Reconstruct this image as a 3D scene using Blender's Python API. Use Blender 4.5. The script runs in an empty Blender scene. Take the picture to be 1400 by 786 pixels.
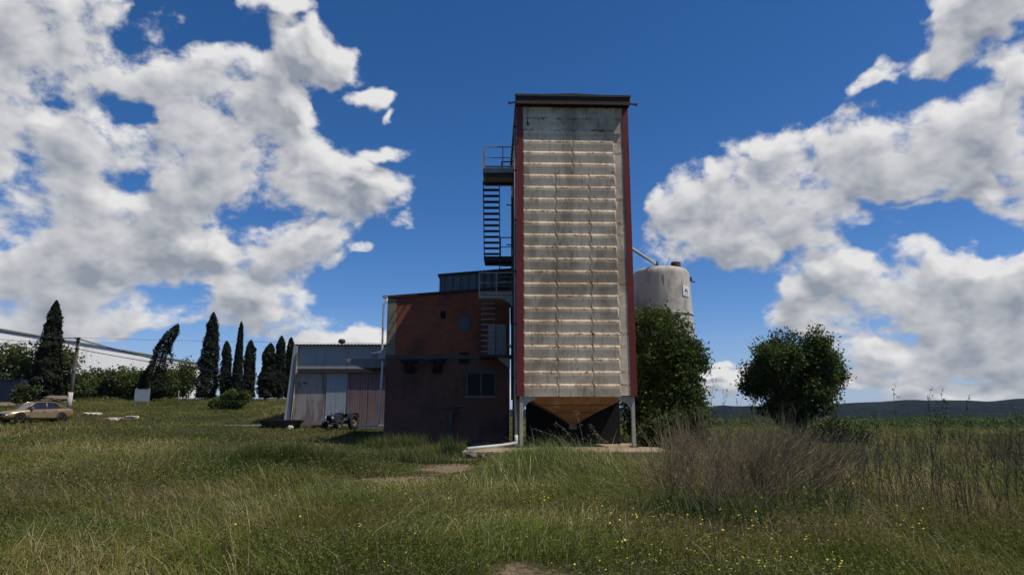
import bpy, bmesh, math, random
import numpy as np
from mathutils import Vector, Matrix, noise as mnoise

R = math.radians
random.seed(7)
rng = np.random.default_rng(11)
scene = bpy.context.scene
COL = scene.collection

# ------------------------------------------------------------------ camera
F = 933.0
TH = R(10.74)
CAMZ = 1.5
cam_d = bpy.data.cameras.new('camera')
cam_d.sensor_width = 36.0
cam_d.lens = 36.0 * F / 1400.0
cam_d.clip_start = 0.05
cam_d.clip_end = 20000
cam = bpy.data.objects.new('camera', cam_d)
cam.location = (0, 0, CAMZ)
cam.rotation_euler = (math.pi / 2 + TH, 0, 0)
COL.objects.link(cam)
scene.camera = cam


def W(px, py, Y):
    """the point at distance Y in the direction of a photograph pixel (used to survey the place)"""
    dx = (px - 700.0) / F
    dy = (393.0 - py) / F
    fy = math.cos(TH) - dy * math.sin(TH)
    fz = math.sin(TH) + dy * math.cos(TH)
    t = Y / fy
    return Vector((dx * t, Y, CAMZ + fz * t))


def azel(px, py):
    v = W(px, py, 100.0) - Vector((0, 0, CAMZ))
    return math.atan2(v.x, v.y), math.atan2(v.z, math.hypot(v.x, v.y))


# ------------------------------------------------------------------ light
SUN = Vector((0.495, -0.15, 0.855)).normalized()
sun_d = bpy.data.lights.new('sun', 'SUN')
sun_d.energy = 4.6
sun_d.angle = R(0.5)
sun_d.color = (1.0, 0.93, 0.81)
sun = bpy.data.objects.new('sun', sun_d)
sun.rotation_euler = SUN.to_track_quat('Z', 'Y').to_euler()
sun.location = (20, -10, 60)
COL.objects.link(sun)


class NT:
    """short node-graph writer"""
    def __init__(self, tree):
        self.t = tree
        self.n = tree.nodes
        self.l = tree.links

    def new(self, typ, **kw):
        nd = self.n.new(typ)
        for k, v in kw.items():
            setattr(nd, k, v)
        return nd

    def put(self, sock, val):
        if hasattr(val, 'is_output') or isinstance(val, bpy.types.NodeSocket):
            self.l.new(val, sock)
        else:
            sock.default_value = val

    def math(self, op, a, b=0.0, c=None, clamp=False):
        nd = self.n.new('ShaderNodeMath')
        nd.operation = op
        nd.use_clamp = clamp
        self.put(nd.inputs[0], a)
        self.put(nd.inputs[1], b)
        if c is not None:
            self.put(nd.inputs[2], c)
        return nd.outputs[0]

    def vmath(self, op, a, b=None):
        nd = self.n.new('ShaderNodeVectorMath')
        nd.operation = op
        self.put(nd.inputs[0], a)
        if b is not None:
            self.put(nd.inputs[1], b)
        return nd.outputs[1] if op in ('LENGTH', 'DOT_PRODUCT', 'DISTANCE') else nd.outputs[0]

    def noise(self, vec, scale, detail=6.0, rough=0.55, dist=0.0):
        nd = self.n.new('ShaderNodeTexNoise')
        self.put(nd.inputs['Vector'], vec)
        nd.inputs['Scale'].default_value = scale
        nd.inputs['Detail'].default_value = detail
        nd.inputs['Roughness'].default_value = rough
        nd.inputs['Distortion'].default_value = dist
        return nd.outputs[0]

    def maprange(self, v, a, b, c=0.0, d=1.0, smooth=True):
        nd = self.n.new('ShaderNodeMapRange')
        nd.interpolation_type = 'SMOOTHSTEP' if smooth else 'LINEAR'
        nd.clamp = True
        self.put(nd.inputs[0], v)
        for i, x in enumerate((a, b, c, d)):
            self.put(nd.inputs[1 + i], x)
        return nd.outputs[0]

    def mix(self, fac, a, b, blend='MIX'):
        nd = self.n.new('ShaderNodeMix')
        nd.data_type = 'RGBA'
        nd.blend_type = blend
        nd.clamp_factor = True
        self.put(nd.inputs[0], fac)
        self.put(nd.inputs[6], a if not isinstance(a, (tuple, list)) else (*a[:3], 1))
        self.put(nd.inputs[7], b if not isinstance(b, (tuple, list)) else (*b[:3], 1))
        return nd.outputs[2]

    def scale(self, vec, s):
        return self.vmath('MULTIPLY', vec, s)


# ------------------------------------------------------------------ sky
def build_world():
    w = bpy.data.worlds.new('World')
    scene.world = w
    w.use_nodes = True
    t = w.node_tree
    t.nodes.clear()
    g = NT(t)
    out = g.new('ShaderNodeOutputWorld')
    bg = g.new('ShaderNodeBackground')
    bg.inputs[1].default_value = 0.075
    g.l.new(bg.outputs[0], out.inputs[0])
    sky = g.new('ShaderNodeTexSky')
    sky.sky_type = 'NISHITA'
    sky.sun_disc = False
    sky.sun_elevation = math.asin(SUN.z)
    sky.sun_rotation = math.atan2(SUN.x, SUN.y)
    sky.altitude = 600
    sky.air_density = 0.75
    sky.dust_density = 0.35
    sky.ozone_density = 3.0
    blue = g.n.new('ShaderNodeHueSaturation')
    blue.inputs['Saturation'].default_value = 1.30
    blue.inputs['Value'].default_value = 1.5
    g.l.new(sky.outputs[0], blue.inputs['Color'])
    skyc = g.mix(1.0, blue.outputs[0], (1.16, 0.98, 1.03), 'MULTIPLY')

    tc = g.new('ShaderNodeTexCoord')
    d = tc.outputs['Generated']
    sep = g.new('ShaderNodeSeparateXYZ')
    g.l.new(d, sep.inputs[0])
    az = g.math('ARCTAN2', sep.outputs[0], sep.outputs[1])
    el = g.math('ARCSINE', sep.outputs[2])
    cmb = g.new('ShaderNodeCombineXYZ')
    g.l.new(az, cmb.inputs[0])
    g.l.new(el, cmb.inputs[1])
    P0 = cmb.outputs[0]
    low = g.math('MULTIPLY', g.maprange(el, 0.16, -0.02), 0.75)
    skyc = g.mix(low, skyc, (3.3, 4.9, 7.4))

    # cloud banks: (photo survey x, y, half width, half height, tilt deg, weight)
    banks = [
        (40, 60, 150, 110, 0, 1.0), (40, 190, 150, 100, 0, 1.0), (150, 110, 85, 60, 0, 1), (255, 105, 70, 42, 0, .95),
        (325, 108, 80, 40, -12, .95), (335, 180, 85, 65, 0, 1), (378, 160, 42, 62, 0, .95), (290, 235, 115, 52, 0, 1),
        (410, 262, 95, 44, 10, .95), (462, 275, 48, 30, 0, .9), (120, 290, 165, 62, 0, 1), (215, 335, 95, 36, 0, .95),
        (45, 350, 100, 62, 0, 1), (130, 402, 210, 42, 0, 1), (335, 405, 85, 30, 0, .9), (400, 330, 70, 32, 0, .9),
        (230, 430, 170, 26, 0, .8), (425, 58, 58, 34, 15, .8), (398, 8, 42, 14, 0, .6), (415, 132, 12, 22, 0, .45),
        (514, 134, 24, 15, 20, .75), (531, 163, 9, 8, 0, .5), (512, 210, 26, 8, 0, .4), (499, 254, 32, 18, 0, .85),
        (483, 348, 18, 10, 0, .7), (552, 305, 20, 9, 0, .35), (490, 462, 60, 18, 0, .85), (515, 452, 30, 15, 0, .8),
        (462, 230, 22, 12, 0, .6),
        (950, 305, 62, 52, -20, .95), (1015, 275, 95, 62, -20, 1), (1120, 225, 110, 66, -10, 1), (1150, 178, 50, 36, 0, .95),
        (1075, 198, 42, 28, 0, .9), (1240, 220, 120, 60, 0, 1), (1345, 190, 95, 62, -20, .95), (1400, 150, 50, 48, 0, .9),
        (1000, 345, 62, 26, 0, .85), (1125, 295, 85, 36, 0, .9), (1245, 302, 60, 18, -5, .6), (1330, 272, 55, 22, 0, .75),
        (1335, 40, 90, 42, -25, 1), (1265, 88, 52, 24, -35, .8), (1205, 118, 28, 13, -30, .6), (1390, 10, 60, 40, 0, .9),
        (1235, 385, 110, 54, 0, 1), (1135, 395, 70, 52, 0, 1), (1105, 435, 55, 30, 0, .9), (1335, 400, 90, 60, 0, 1),
        (1395, 350, 55, 42, 0, 1), (1310, 468, 130, 34, 0, .8), (1195, 472, 80, 22, 0, .7), (1400, 450, 90, 60, 0, .85),
        (1260, 518, 170, 26, 0, .6), (1110, 520, 90, 22, 0, .7), (990, 522, 70, 16, 0, .6), (985, 499, 18, 5, 0, .6),
        (878, 345, 20, 28, 0, .6), (905, 360, 26, 16, 0, .6), (620, 525, 90, 20, 0, .6),
        # clouds outside the frame, for light and for other viewpoints
        (-250, 150, 250, 200, 0, 1), (-300, 420, 300, 90, 0, 1), (1640, 250, 220, 120, -15, 1), (1700, 460, 260, 80, 0, 1),
        (300, -220, 260, 90, 10, .8), (1250, -260, 260, 110, -10, .9),
    ]
    holes = [(214, 150, 34, 24, 20, .75), (246, 180, 26, 14, 0, .6), (95, 148, 24, 13, 20, .55), (180, 262, 40, 20, -10, .55),
             (312, 322, 60, 15, 0, .6), (1205, 282, 30, 24, 0, .6), (420, 305, 34, 8, -10, .4), (1180, 445, 60, 8, 0, .4), (1310, 500, 60, 9, -10, .35), (1310, 316, 140, 20, 6, 1.3), (1090, 352, 46, 18, -15, .6), (1175, 322, 50, 14, -10, .5), (455, 190, 40, 30, 0, .5)]

    def blob_group():
        gt = bpy.data.node_groups.new('cloud_banks', 'ShaderNodeTree')
        gt.interface.new_socket('Vector', in_out='INPUT', socket_type='NodeSocketVector')
        gt.interface.new_socket('Value', in_out='OUTPUT', socket_type='NodeSocketFloat')
        q = NT(gt)
        gi = q.new('NodeGroupInput')
        go = q.new('NodeGroupOutput')
        V = gi.outputs[0]

        def one(px, py, rx, ry, rot, wgt, after=None):
            vec = V
            if after is not None:
                # hang each bank on the one before, so few values are live at a time
                nd = q.new('ShaderNodeVectorMath', operation='MULTIPLY_ADD')
                q.l.new(after, nd.inputs[0])
                nd.inputs[1].default_value = (1e-6, 1e-6, 0)
                q.l.new(V, nd.inputs[2])
                vec = nd.outputs[0]
            a, e = azel(px, py)
            a1, e1 = azel(px + rx, py)
            a2, e2 = azel(px, py - ry)
            sx = max(math.hypot(a1 - a, e1 - e), 1e-3)
            sy = max(math.hypot(a2 - a, e2 - e), 1e-3)
            # direction of the photo's x axis in azimuth/elevation here
            base = math.atan2(e1 - e, a1 - a)
            mp = q.new('ShaderNodeMapping', vector_type='TEXTURE')
            q.l.new(vec, mp.inputs['Vector'])
            mp.inputs['Location'].default_value = (a, e, 0)
            mp.inputs['Rotation'].default_value = (0, 0, base - R(rot))
            mp.inputs['Scale'].default_value = (sx * 1.25, sy * 1.25, 1)
            ln = q.vmath('LENGTH', mp.outputs[0])
            return q.math('MULTIPLY_ADD', ln, -wgt, wgt)
        acc = None
        for b in banks:
            v = one(*b, acc)
            acc = v if acc is None else q.math('SMOOTH_MAX', acc, v, 0.12)
        acc = q.math('MINIMUM', acc, 0.31)
        for b in holes:
            v = q.math('MAXIMUM', one(*b, acc), 0.0)
            acc = q.math('SUBTRACT', acc, q.math('MULTIPLY', v, 0.55))
        q.l.new(acc, go.inputs[0])
        return gt
    grp = blob_group()

    def after(v, dep):
        nd = g.new('ShaderNodeVectorMath', operation='MULTIPLY_ADD')
        g.l.new(dep, nd.inputs[0])
        nd.inputs[1].default_value = (1e-6, 1e-6, 0)
        g.l.new(v, nd.inputs[2])
        return nd.outputs[0]

    def density(vec, detail):
        # ragged outlines: the banks are bent by two sizes of turbulence
        w1 = g.new('ShaderNodeTexNoise')
        g.l.new(vec, w1.inputs['Vector'])
        w1.inputs['Scale'].default_value = 4.5
        w1.inputs['Detail'].default_value = 3.0
        wv = g.vmath('MULTIPLY', g.vmath('SUBTRACT', w1.outputs[1], (.5, .5, .5)), (0.16, 0.12, 0.0))
        w2 = g.new('ShaderNodeTexNoise')
        g.l.new(vec, w2.inputs['Vector'])
        w2.inputs['Scale'].default_value = 15.0
        w2.inputs['Detail'].default_value = 3.0
        wv2 = g.vmath('MULTIPLY', g.vmath('SUBTRACT', w2.outputs[1], (.5, .5, .5)), (0.07, 0.055, 0.0))
        wv = g.vmath('ADD', wv, wv2)
        gn = g.new('ShaderNodeGroup')
        gn.node_tree = grp
        g.l.new(g.vmath('ADD', vec, wv), gn.inputs[0])
        sv = g.scale(after(vec, gn.outputs[0]), (1.0, 1.35, 1.0))
        n1 = g.noise(sv, 5.5, detail, 0.60, 0.25)
        n2 = g.noise(sv, 24.0, max(detail - 2, 2), 0.62, 0.2)
        # billows: rounded cells, big ones carrying smaller ones
        vo = g.new('ShaderNodeTexVoronoi', voronoi_dimensions='2D', feature='F1')
        g.l.new(g.vmath('ADD', sv, g.vmath('MULTIPLY', wv, (.35, .35, 0))), vo.inputs['Vector'])
        vo.inputs['Scale'].default_value = 11.0
        vo.inputs['Detail'].default_value = 2.5
        vo.inputs['Roughness'].default_value = 0.5
        vo.normalize = True
        s = g.math('MULTIPLY_ADD', n1, 2.1, -1.03)
        s = g.math('ADD', s, g.math('MULTIPLY_ADD', n2, 0.75, -0.375))
        s = g.math('ADD', s, g.math('MULTIPLY_ADD', vo.outputs[0], -1.0, 0.36))
        base = gn.outputs[0]
        return g.math('ADD', base, s), base
    D1, B1 = density(P0, 8.0)
    Pu = g.vmath('ADD', P0, (0.010, 0.022, 0.0))
    D2, B2 = density(after(Pu, D1), 4.0)
    alpha = g.maprange(D1, -0.03, 0.36)
    grad = g.math('SUBTRACT', D1, D2)
    bgrad = g.math('SUBTRACT', B1, B2)
    lit = g.math('MULTIPLY_ADD', grad, 1.15, 0.66)
    bg2 = g.math('MAXIMUM', g.math('MINIMUM', bgrad, 0.10), -0.10)
    lit = g.math('MULTIPLY_ADD', bg2, 1.0, lit)
    # thick middles of a bank are greyer than its rim
    thick = g.maprange(D1, 0.10, 0.80)
    lit = g.math('SUBTRACT', lit, g.math('MULTIPLY', thick, 0.56))
    lit = g.math('MULTIPLY', lit, 1.0, clamp=True)
    cc = g.mix(lit, (3.7, 4.1, 4.9), (10.5, 10.4, 10.4))
    fin = g.mix(alpha, skyc, cc)
    g.l.new(fin, bg.inputs[0])
    return sky, bg


build_world()
vs = scene.view_settings
vs.view_transform = 'Standard'
vs.look = 'None'
vs.exposure = 0.0
vs.gamma = 1.0
vs.use_curve_mapping = False
scene.cycles.max_bounces = 6
scene.cycles.transparent_max_bounces = 8
scene.cycles.use_denoising = True

# ------------------------------------------------------------------ materials
MATS = {}


def pmat(name, base, rough=0.8, var=0.18, vscale=2.0, layers=(), bump=None, metal=0.0, spec=0.3, island=0.0, brick=None, coat=0.0, ledge=None):
    """weathered surface: base colour with blotches, then layers (colour, scale xyz, lo, hi, amount) of dirt, rust or streaks"""
    m = bpy.data.materials.new(name)
    m.use_nodes = True
    g = NT(m.node_tree)
    bs = g.n['Principled BSDF']
    tc = g.new('ShaderNodeTexCoord')
    P = tc.outputs['Object']
    col = None
    b = Vector(base)
    if brick:
        sp = g.new('ShaderNodeSeparateXYZ')
        g.l.new(P, sp.inputs[0])
        cb = g.new('ShaderNodeCombineXYZ')
        g.l.new(g.math('ADD', sp.outputs[0], sp.outputs[1]), cb.inputs[0])
        g.l.new(sp.outputs[2], cb.inputs[1])
        bt = g.new('ShaderNodeTexBrick')
        g.l.new(cb.outputs[0], bt.inputs['Vector'])
        bt.inputs['Color1'].default_value = (*b, 1)
        bt.inputs['Color2'].default_value = (*(b * 0.72), 1)
        bt.inputs['Mortar'].default_value = (*brick[2], 1)
        bt.inputs['Scale'].default_value = 1.0
        bt.inputs['Brick Width'].default_value = brick[0]
        bt.inputs['Row Height'].default_value = brick[1]
        bt.inputs['Mortar Size'].default_value = 0.009
        n = g.noise(P, vscale, 5)
        col = g.mix(n, g.mix(0.5, bt.outputs[0], tuple(b * 0.5)), bt.outputs[0])
    else:
        n = g.noise(P, vscale, 6, 0.6)
        n = g.maprange(n, 0.3, 0.7, 0, 1, False)
        col = g.mix(n, tuple(b * (1 - var)), tuple(b * (1 + var)))
    if island:
        geo = g.new('ShaderNodeNewGeometry')
        k = g.math('MULTIPLY_ADD', geo.outputs['Random Per Island'], 2 * island, 1 - island)
        vc = g.new('ShaderNodeCombineXYZ')
        for i in range(3):
            g.l.new(k, vc.inputs[i])
        col = g.mix(1.0, col, vc.outputs[0], 'MULTIPLY')
    for (lc, sc, lo, hi, amt) in layers:
        n = g.noise(g.scale(P, sc), 1.0, 7, 0.62, 0.3)
        f = g.math('MULTIPLY', g.maprange(n, lo, hi), amt)
        col = g.mix(f, col, lc)
    if ledge:
        # rust that gathers along every pressed ledge of the sheet
        sp = g.new('ShaderNodeSeparateXYZ')
        g.l.new(P, sp.inputs[0])
        fr = g.math('FRACT', g.math('DIVIDE', g.math('SUBTRACT', sp.outputs[2], ledge[0] - .14), ledge[1]))
        near = g.math('SUBTRACT', 1.0, g.maprange(g.math('ABSOLUTE', g.math('SUBTRACT', fr, .20)), .04, .22))
        n = g.noise(g.scale(P, (1.6, 1.6, 2.0)), 1.0, 6, .65)
        n2 = g.noise(g.scale(P, (11, 11, 14)), 1.0, 4, .6)
        f = g.math('MULTIPLY', near, g.math('MULTIPLY', g.maprange(n, .40, .58), g.maprange(n2, .34, .58)))
        col = g.mix(g.math('MULTIPLY', f, .9), col, (0.22, 0.10, 0.045))
        f = g.math('MULTIPLY', near, g.math('MULTIPLY', g.maprange(n, .50, .64), g.maprange(n2, .50, .62)))
        col = g.mix(g.math('MULTIPLY', f, .9), col, (0.045, 0.026, 0.018))
        # darker grey-brown tone on the faces between the ledges
        f = g.maprange(fr, .35, .75)
        col = g.mix(g.math('MULTIPLY', f, .18), col, (0.20, 0.17, 0.125))
    g.l.new(col, bs.inputs['Base Color'])
    bs.inputs['Roughness'].default_value = rough
    bs.inputs['Metallic'].default_value = metal
    bs.inputs['Specular IOR Level'].default_value = spec
    bs.inputs['Coat Weight'].default_value = coat
    if bump:
        nb = g.noise(P, bump[0], 6, 0.6)
        bm = g.new('ShaderNodeBump')
        bm.inputs['Strength'].default_value = bump[1]
        bm.inputs['Distance'].default_value = bump[2] if len(bump) > 2 else 0.02
        g.l.new(nb, bm.inputs['Height'])
        g.l.new(bm.outputs[0], bs.inputs['Normal'])
    MATS[name] = m
    return m


def leafmat(name, c1, c2, trans=0.3, rough=0.55, attr=None):
    m = bpy.data.materials.new(name)
    m.use_nodes = True
    g = NT(m.node_tree)
    bs = g.n['Principled BSDF']
    out = g.n['Material Output']
    if attr:
        at = g.new('ShaderNodeAttribute', attribute_name=attr)
        col = at.outputs['Color']
    else:
        geo = g.new('ShaderNodeNewGeometry')
        tc = g.new('ShaderNodeTexCoord')
        n = g.noise(tc.outputs['Object'], 0.9, 3)
        f = g.math('MULTIPLY_ADD', geo.outputs['Random Per Island'], 0.65, g.math('MULTIPLY_ADD', n, 0.9, -0.28), clamp=True)
        col = g.mix(f, c1, c2)
    g.l.new(col, bs.inputs['Base Color'])
    bs.inputs['Roughness'].default_value = rough
    bs.inputs['Specular IOR Level'].default_value = 0.12
    tr = g.new('ShaderNodeBsdfTranslucent')
    g.l.new(col, tr.inputs[0])
    mx = g.new('ShaderNodeMixShader')
    mx.inputs[0].default_value = trans
    g.l.new(bs.outputs[0], mx.inputs[1])
    g.l.new(tr.outputs[0], mx.inputs[2])
    g.l.new(mx.outputs[0], out.inputs[0])
    return m


RUST = (0.115, 0.045, 0.018)
m_panel = pmat('cream_steel', (0.78, 0.625, 0.42), 0.62, 0.10, 0.9,
               layers=[((0.27, 0.195, 0.115), (0.55, 0.55, 0.35), .42, .62, .7), ((0.34, 0.235, 0.14), (5.0, 5.0, 0.22), .50, .72, .45),
                       ((0.12, 0.105, 0.085), (9.0, 9.0, 1.1), .52, .72, .55), ((0.13, 0.055, 0.022), (3.0, 3.0, 5.5), .615, .70, .85)], bump=(3.0, .12, .03), ledge=(2.88, .564))
m_red = pmat('red_trim', (0.17, 0.016, 0.008), 0.5, 0.2, 1.2, layers=[((0.06, 0.03, 0.022), (2, 2, .5), .5, .7, .8), ((0.20, .07, .045), (6, 6, 2), .62, .75, .4)], spec=.4)
m_roofrust = pmat('rusty_fascia', (0.05, 0.021, 0.015), 0.75, 0.3, 2.0, layers=[((0.03, 0.02, 0.016), (1.5, 1.5, 6), .5, .7, .8)])
m_darkmetal = pmat('dark_steel', (0.045, 0.036, 0.03), 0.7, 0.3, 4.0, layers=[(RUST, (5, 5, 5), .55, .75, .6)])
m_galv = pmat('grey_galvanised', (0.30, 0.29, 0.26), 0.55, 0.2, 3.0, layers=[((0.14, 0.08, 0.045), (5, 5, 3), .58, .74, .7)], metal=.0)
m_leg = pmat('leg_paint', (0.36, 0.335, 0.28), 0.65, 0.15, 3.0, layers=[((0.13, 0.06, 0.03), (5, 5, 2), .56, .74, .7)])
m_hopper = pmat('ochre_steel', (0.27, 0.145, 0.058), 0.65, 0.25, 1.4, layers=[((0.14, 0.06, 0.025), (6, 6, .5), .5, .68, .7), ((0.40, 0.32, 0.2), (2, 2, 2), .56, .66, .6), ((0.20, 0.085, 0.03), (1.2, 1.2, 3), .46, .7, .6), ((0.03, 0.02, 0.015), (6, 6, 6), .64, .72, .8)])
m_black = pmat('black_and_shade', (0.010, 0.009, 0.008), 0.9, 0.3, 3.0)  # black parts, and the wall that paints deep shade under the tower
m_hole = pmat('dark_opening', (0.012, 0.011, 0.010), 0.95, 0.1, 3.0)
m_white_pipe = pmat('white_plastic', (0.47, 0.465, 0.44), 0.45, 0.08, 4.0, layers=[((0.3, 0.27, 0.22), (4, 4, 1), .55, .75, .5)])
m_slab = pmat('ochre_concrete', (0.27, 0.205, 0.12), 0.9, 0.2, 1.5, layers=[((0.22, 0.16, 0.09), (1.5, 1.5, 1.5), .5, .65, .7), ((0.45, 0.42, 0.36), (.8, .8, .8), .56, .66, .7), ((0.07, 0.06, 0.04), (7, 7, 7), .6, .7, .6)], bump=(14, .4, .03))
m_concrete = pmat('grey_concrete', (0.20, 0.19, 0.17), 0.9, 0.2, 1.5, layers=[((0.09, 0.085, 0.07), (1.2, 1.2, .4), .5, .7, .7)], bump=(12, .3, .03))
m_dimconc = pmat('dark_concrete', (0.085, 0.075, 0.062), 0.9, 0.2, 1.5)  # darker concrete tone for string course, lintel and pipe box
m_dimgalv = pmat('dull_window_frame', (0.09, 0.092, 0.09), 0.6, 0.2, 3.0)
m_brick = pmat('hollow_brick', (0.31, 0.082, 0.040), 0.92, 0.2, 0.7, brick=(0.30, 0.155, (0.15, 0.095, 0.07)), layers=[((0.055, 0.032, 0.024), (.45, .45, .45), .48, .68, .7), ((0.16, 0.10, 0.07), (3, 3, 1), .62, .75, .5)], bump=(30, .3, .02))
m_brick_low = pmat('stained_brick', (0.20, 0.082, 0.052), 0.94, 0.25, 0.8, brick=(0.26, 0.085, (0.10, 0.075, 0.06)), layers=[((0.035, 0.025, 0.02), (.5, .5, .4), .45, .65, .75), ((0.11, 0.08, 0.06), (2.5, 2.5, 4), .63, .73, .5)], bump=(30, .3, .02))
m_quoin = pmat('buff_render', (0.21, 0.175, 0.12), 0.9, 0.2, 1.5, layers=[((0.08, 0.065, 0.045), (2, 2, .6), .5, .7, .7)])
m_clad = pmat('blue_grey_cladding', (0.135, 0.15, 0.165), 0.6, 0.15, 1.2, layers=[((0.07, 0.07, 0.07), (4, 4, .4), .52, .72, .6)])
m_shedwall = pmat('grey_render', (0.34, 0.335, 0.33), 0.9, 0.1, 0.6, layers=[((0.17, 0.16, 0.15), (2.2, 2.2, .25), .52, .72, .6)])
m_stained = pmat('stained_render', (0.30, 0.265, 0.245), 0.92, 0.12, 0.8, layers=[((0.13, 0.115, 0.095), (1.6, 1.6, .35), .47, .60, .85), ((0.06, 0.05, 0.04), (5, 5, .5), .58, .72, .6)])
m_bluedoor = pmat('blue_grey_door', (0.285, 0.32, 0.335), 0.7, 0.1, 1.0, layers=[((0.15, 0.16, 0.16), (6, 6, .3), .52, .7, .6)])
m_browndoor = pmat('weathered_brown_boards', (0.185, 0.125, 0.115), 0.85, 0.15, 1.0, layers=[((0.09, 0.055, 0.05), (7, 7, .3), .5, .68, .7), ((0.28, 0.21, 0.19), (9, 9, .4), .6, .75, .6)])
m_roofsheet = pmat('fibre_roof', (0.14, 0.13, 0.12), 0.9, 0.2, 1.5)
m_whitewall = pmat('white_cladding', (0.74, 0.74, 0.73), 0.7, 0.04, 0.1, layers=[((0.5, 0.5, 0.48), (.3, .3, .05), .5, .7, .5)])
m_silo = pmat('silo_white', (0.46, 0.425, 0.375), 0.6, 0.08, 0.8, layers=[((0.20, 0.16, 0.125), (.9, .9, .5), .45, .64, .75), ((0.19, 0.10, 0.06), (4, 4, .16), .60, .75, .6), ((0.7, 0.7, 0.68), (2, 2, 2), .64, .70, .5)])
m_glass = pmat('dusty_glass', (0.007, 0.010, 0.013), 0.35, 0.2, 4, spec=.12)
m_whitedoor = pmat('white_door', (0.26, 0.26, 0.26), 0.6, 0.1, 1, layers=[((0.2, .19, .17), (3, 3, .8), .55, .7, .5)])
m_ventgrey = pmat('grey_shutter', (0.085, 0.10, 0.105), 0.7, 0.15, 2)
m_wood = pmat('grey_pole_wood', (0.10, 0.085, 0.07), 0.9, 0.2, 3, layers=[((0.04, 0.033, 0.028), (9, 9, .5), .5, .7, .7)])
m_wire = pmat('black_cable', (0.012, 0.012, 0.012), 0.6, 0.1, 4)
m_bark = pmat('bark', (0.085, 0.062, 0.045), 0.95, 0.3, 6, bump=(20, .6, .03))
m_palebark = pmat('pale_bark', (0.20, 0.165, 0.125), 0.95, 0.3, 6, bump=(20, .6, .03))
m_gold = pmat('gold_car_paint', (0.27, 0.19, 0.095), 0.32, 0.04, 2, metal=.45, spec=.5, coat=.6)
m_carglass = pmat('car_glass', (0.012, 0.016, 0.022), 0.06, 0.0, 2, spec=.7)
m_tyre = pmat('tyre_rubber', (0.018, 0.018, 0.018), 0.85, 0.2, 8)
m_rim = pmat('alloy_rim', (0.42, 0.42, 0.42), 0.35, 0.05, 4, metal=.6)
m_lamp = pmat('clear_lamp', (0.55, 0.56, 0.58), 0.12, 0.05, 6, spec=.7)
m_redlamp = pmat('red_lamp', (0.30, 0.012, 0.01), 0.2, 0.05, 6, spec=.6)
m_blueTr = pmat('faded_blue_paint', (0.018, 0.026, 0.042), 0.5, 0.2, 3, layers=[((0.05, 0.035, 0.025), (5, 5, 5), .55, .7, .6)])
m_yellowrim = pmat('dusty_yellow_rim', (0.10, 0.085, 0.045), 0.6, 0.2, 5)
m_troughrust = pmat('rusty_iron', (0.055, 0.026, 0.02), 0.85, 0.3, 2.5, layers=[((0.12, 0.05, 0.03), (3, 3, 2), .55, .7, .7)])
m_rock = pmat('sandy_rock', (0.15, 0.118, 0.076), 0.95, 0.25, 2, layers=[((0.16, 0.125, 0.085), (3, 3, 3), .5, .65, .7)], bump=(8, .6, .05))
m_palestone = pmat('pale_stone', (0.46, 0.42, 0.36), 0.95, 0.15, 3, bump=(10, .5, .04))
m_darkstone = pmat('broken_concrete', (0.12, 0.105, 0.09), 0.95, 0.3, 3, bump=(10, .5, .04))
m_plank = pmat('weathered_planks', (0.21, 0.15, 0.125), 0.9, 0.2, 3, layers=[((0.1, .07, .06), (3, 12, 12), .5, .7, .6)], island=.25)
m_bluebox = pmat('blue_container_paint', (0.016, 0.024, 0.052), 0.75, 0.1, .6, layers=[((0.06, 0.07, 0.10), (1, 1, .4), .55, .7, .5)])
m_sign = pmat('grey_white_board', (0.34, 0.36, 0.37), 0.6, 0.1, 1.5, layers=[((0.18, .19, .2), (2, 2, 6), .52, .68, .5)])
m_emblem = pmat('emblem_plate', (0.66, 0.66, 0.64), 0.6, 0.05, 3)
m_ink = pmat('black_ink', (0.02, 0.02, 0.02), 0.7, 0.0, 3)
m_tile = pmat('hill_woods', (0.011, 0.0165, 0.018), 1.0, 0.5, 0.012, layers=[((0.005, 0.008, 0.010), (.05, .05, .05), .45, .62, .8), ((0.030, 0.036, 0.022), (.011, .011, .011), .56, .66, .7)], spec=0, bump=(.05, 1, 6))

lm_fig = leafmat('fig_leaf', (0.026, 0.046, 0.010), (0.105, 0.150, 0.032), .28)
lm_round = leafmat('carob_leaf', (0.024, 0.041, 0.011), (0.108, 0.150, 0.036), .32)
lm_cyp = leafmat('cypress_leaf', (0.006, 0.010, 0.005), (0.036, 0.043, 0.018), .08, .8)
lm_bush = leafmat('hedge_leaf', (0.032, 0.048, 0.013), (0.105, 0.122, 0.034), .2)
lm_light = leafmat('light_leaf', (0.045, 0.065, 0.015), (0.13, 0.15, 0.045), .3)
lm_weed = leafmat('weed_leaf', (0.030, 0.048, 0.014), (0.095, 0.125, 0.040), .3)
lm_twig = leafmat('dead_twig', (0.100, 0.076, 0.038), (0.34, 0.275, 0.155), .0, .9)
lm_stalk = leafmat('dry_stalk', (0.055, 0.042, 0.032), (0.165, 0.135, 0.095), .0, .9)
lm_straw = leafmat('straw', (0.22, 0.185, 0.105), (0.46, 0.41, 0.28), .2)
lm_grass = leafmat('grass_blade', None, None, .38, .6, attr='tint')
lm_petal = leafmat('yellow_petal', (0.62, 0.50, 0.02), (0.75, 0.66, 0.08), .2)


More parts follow.
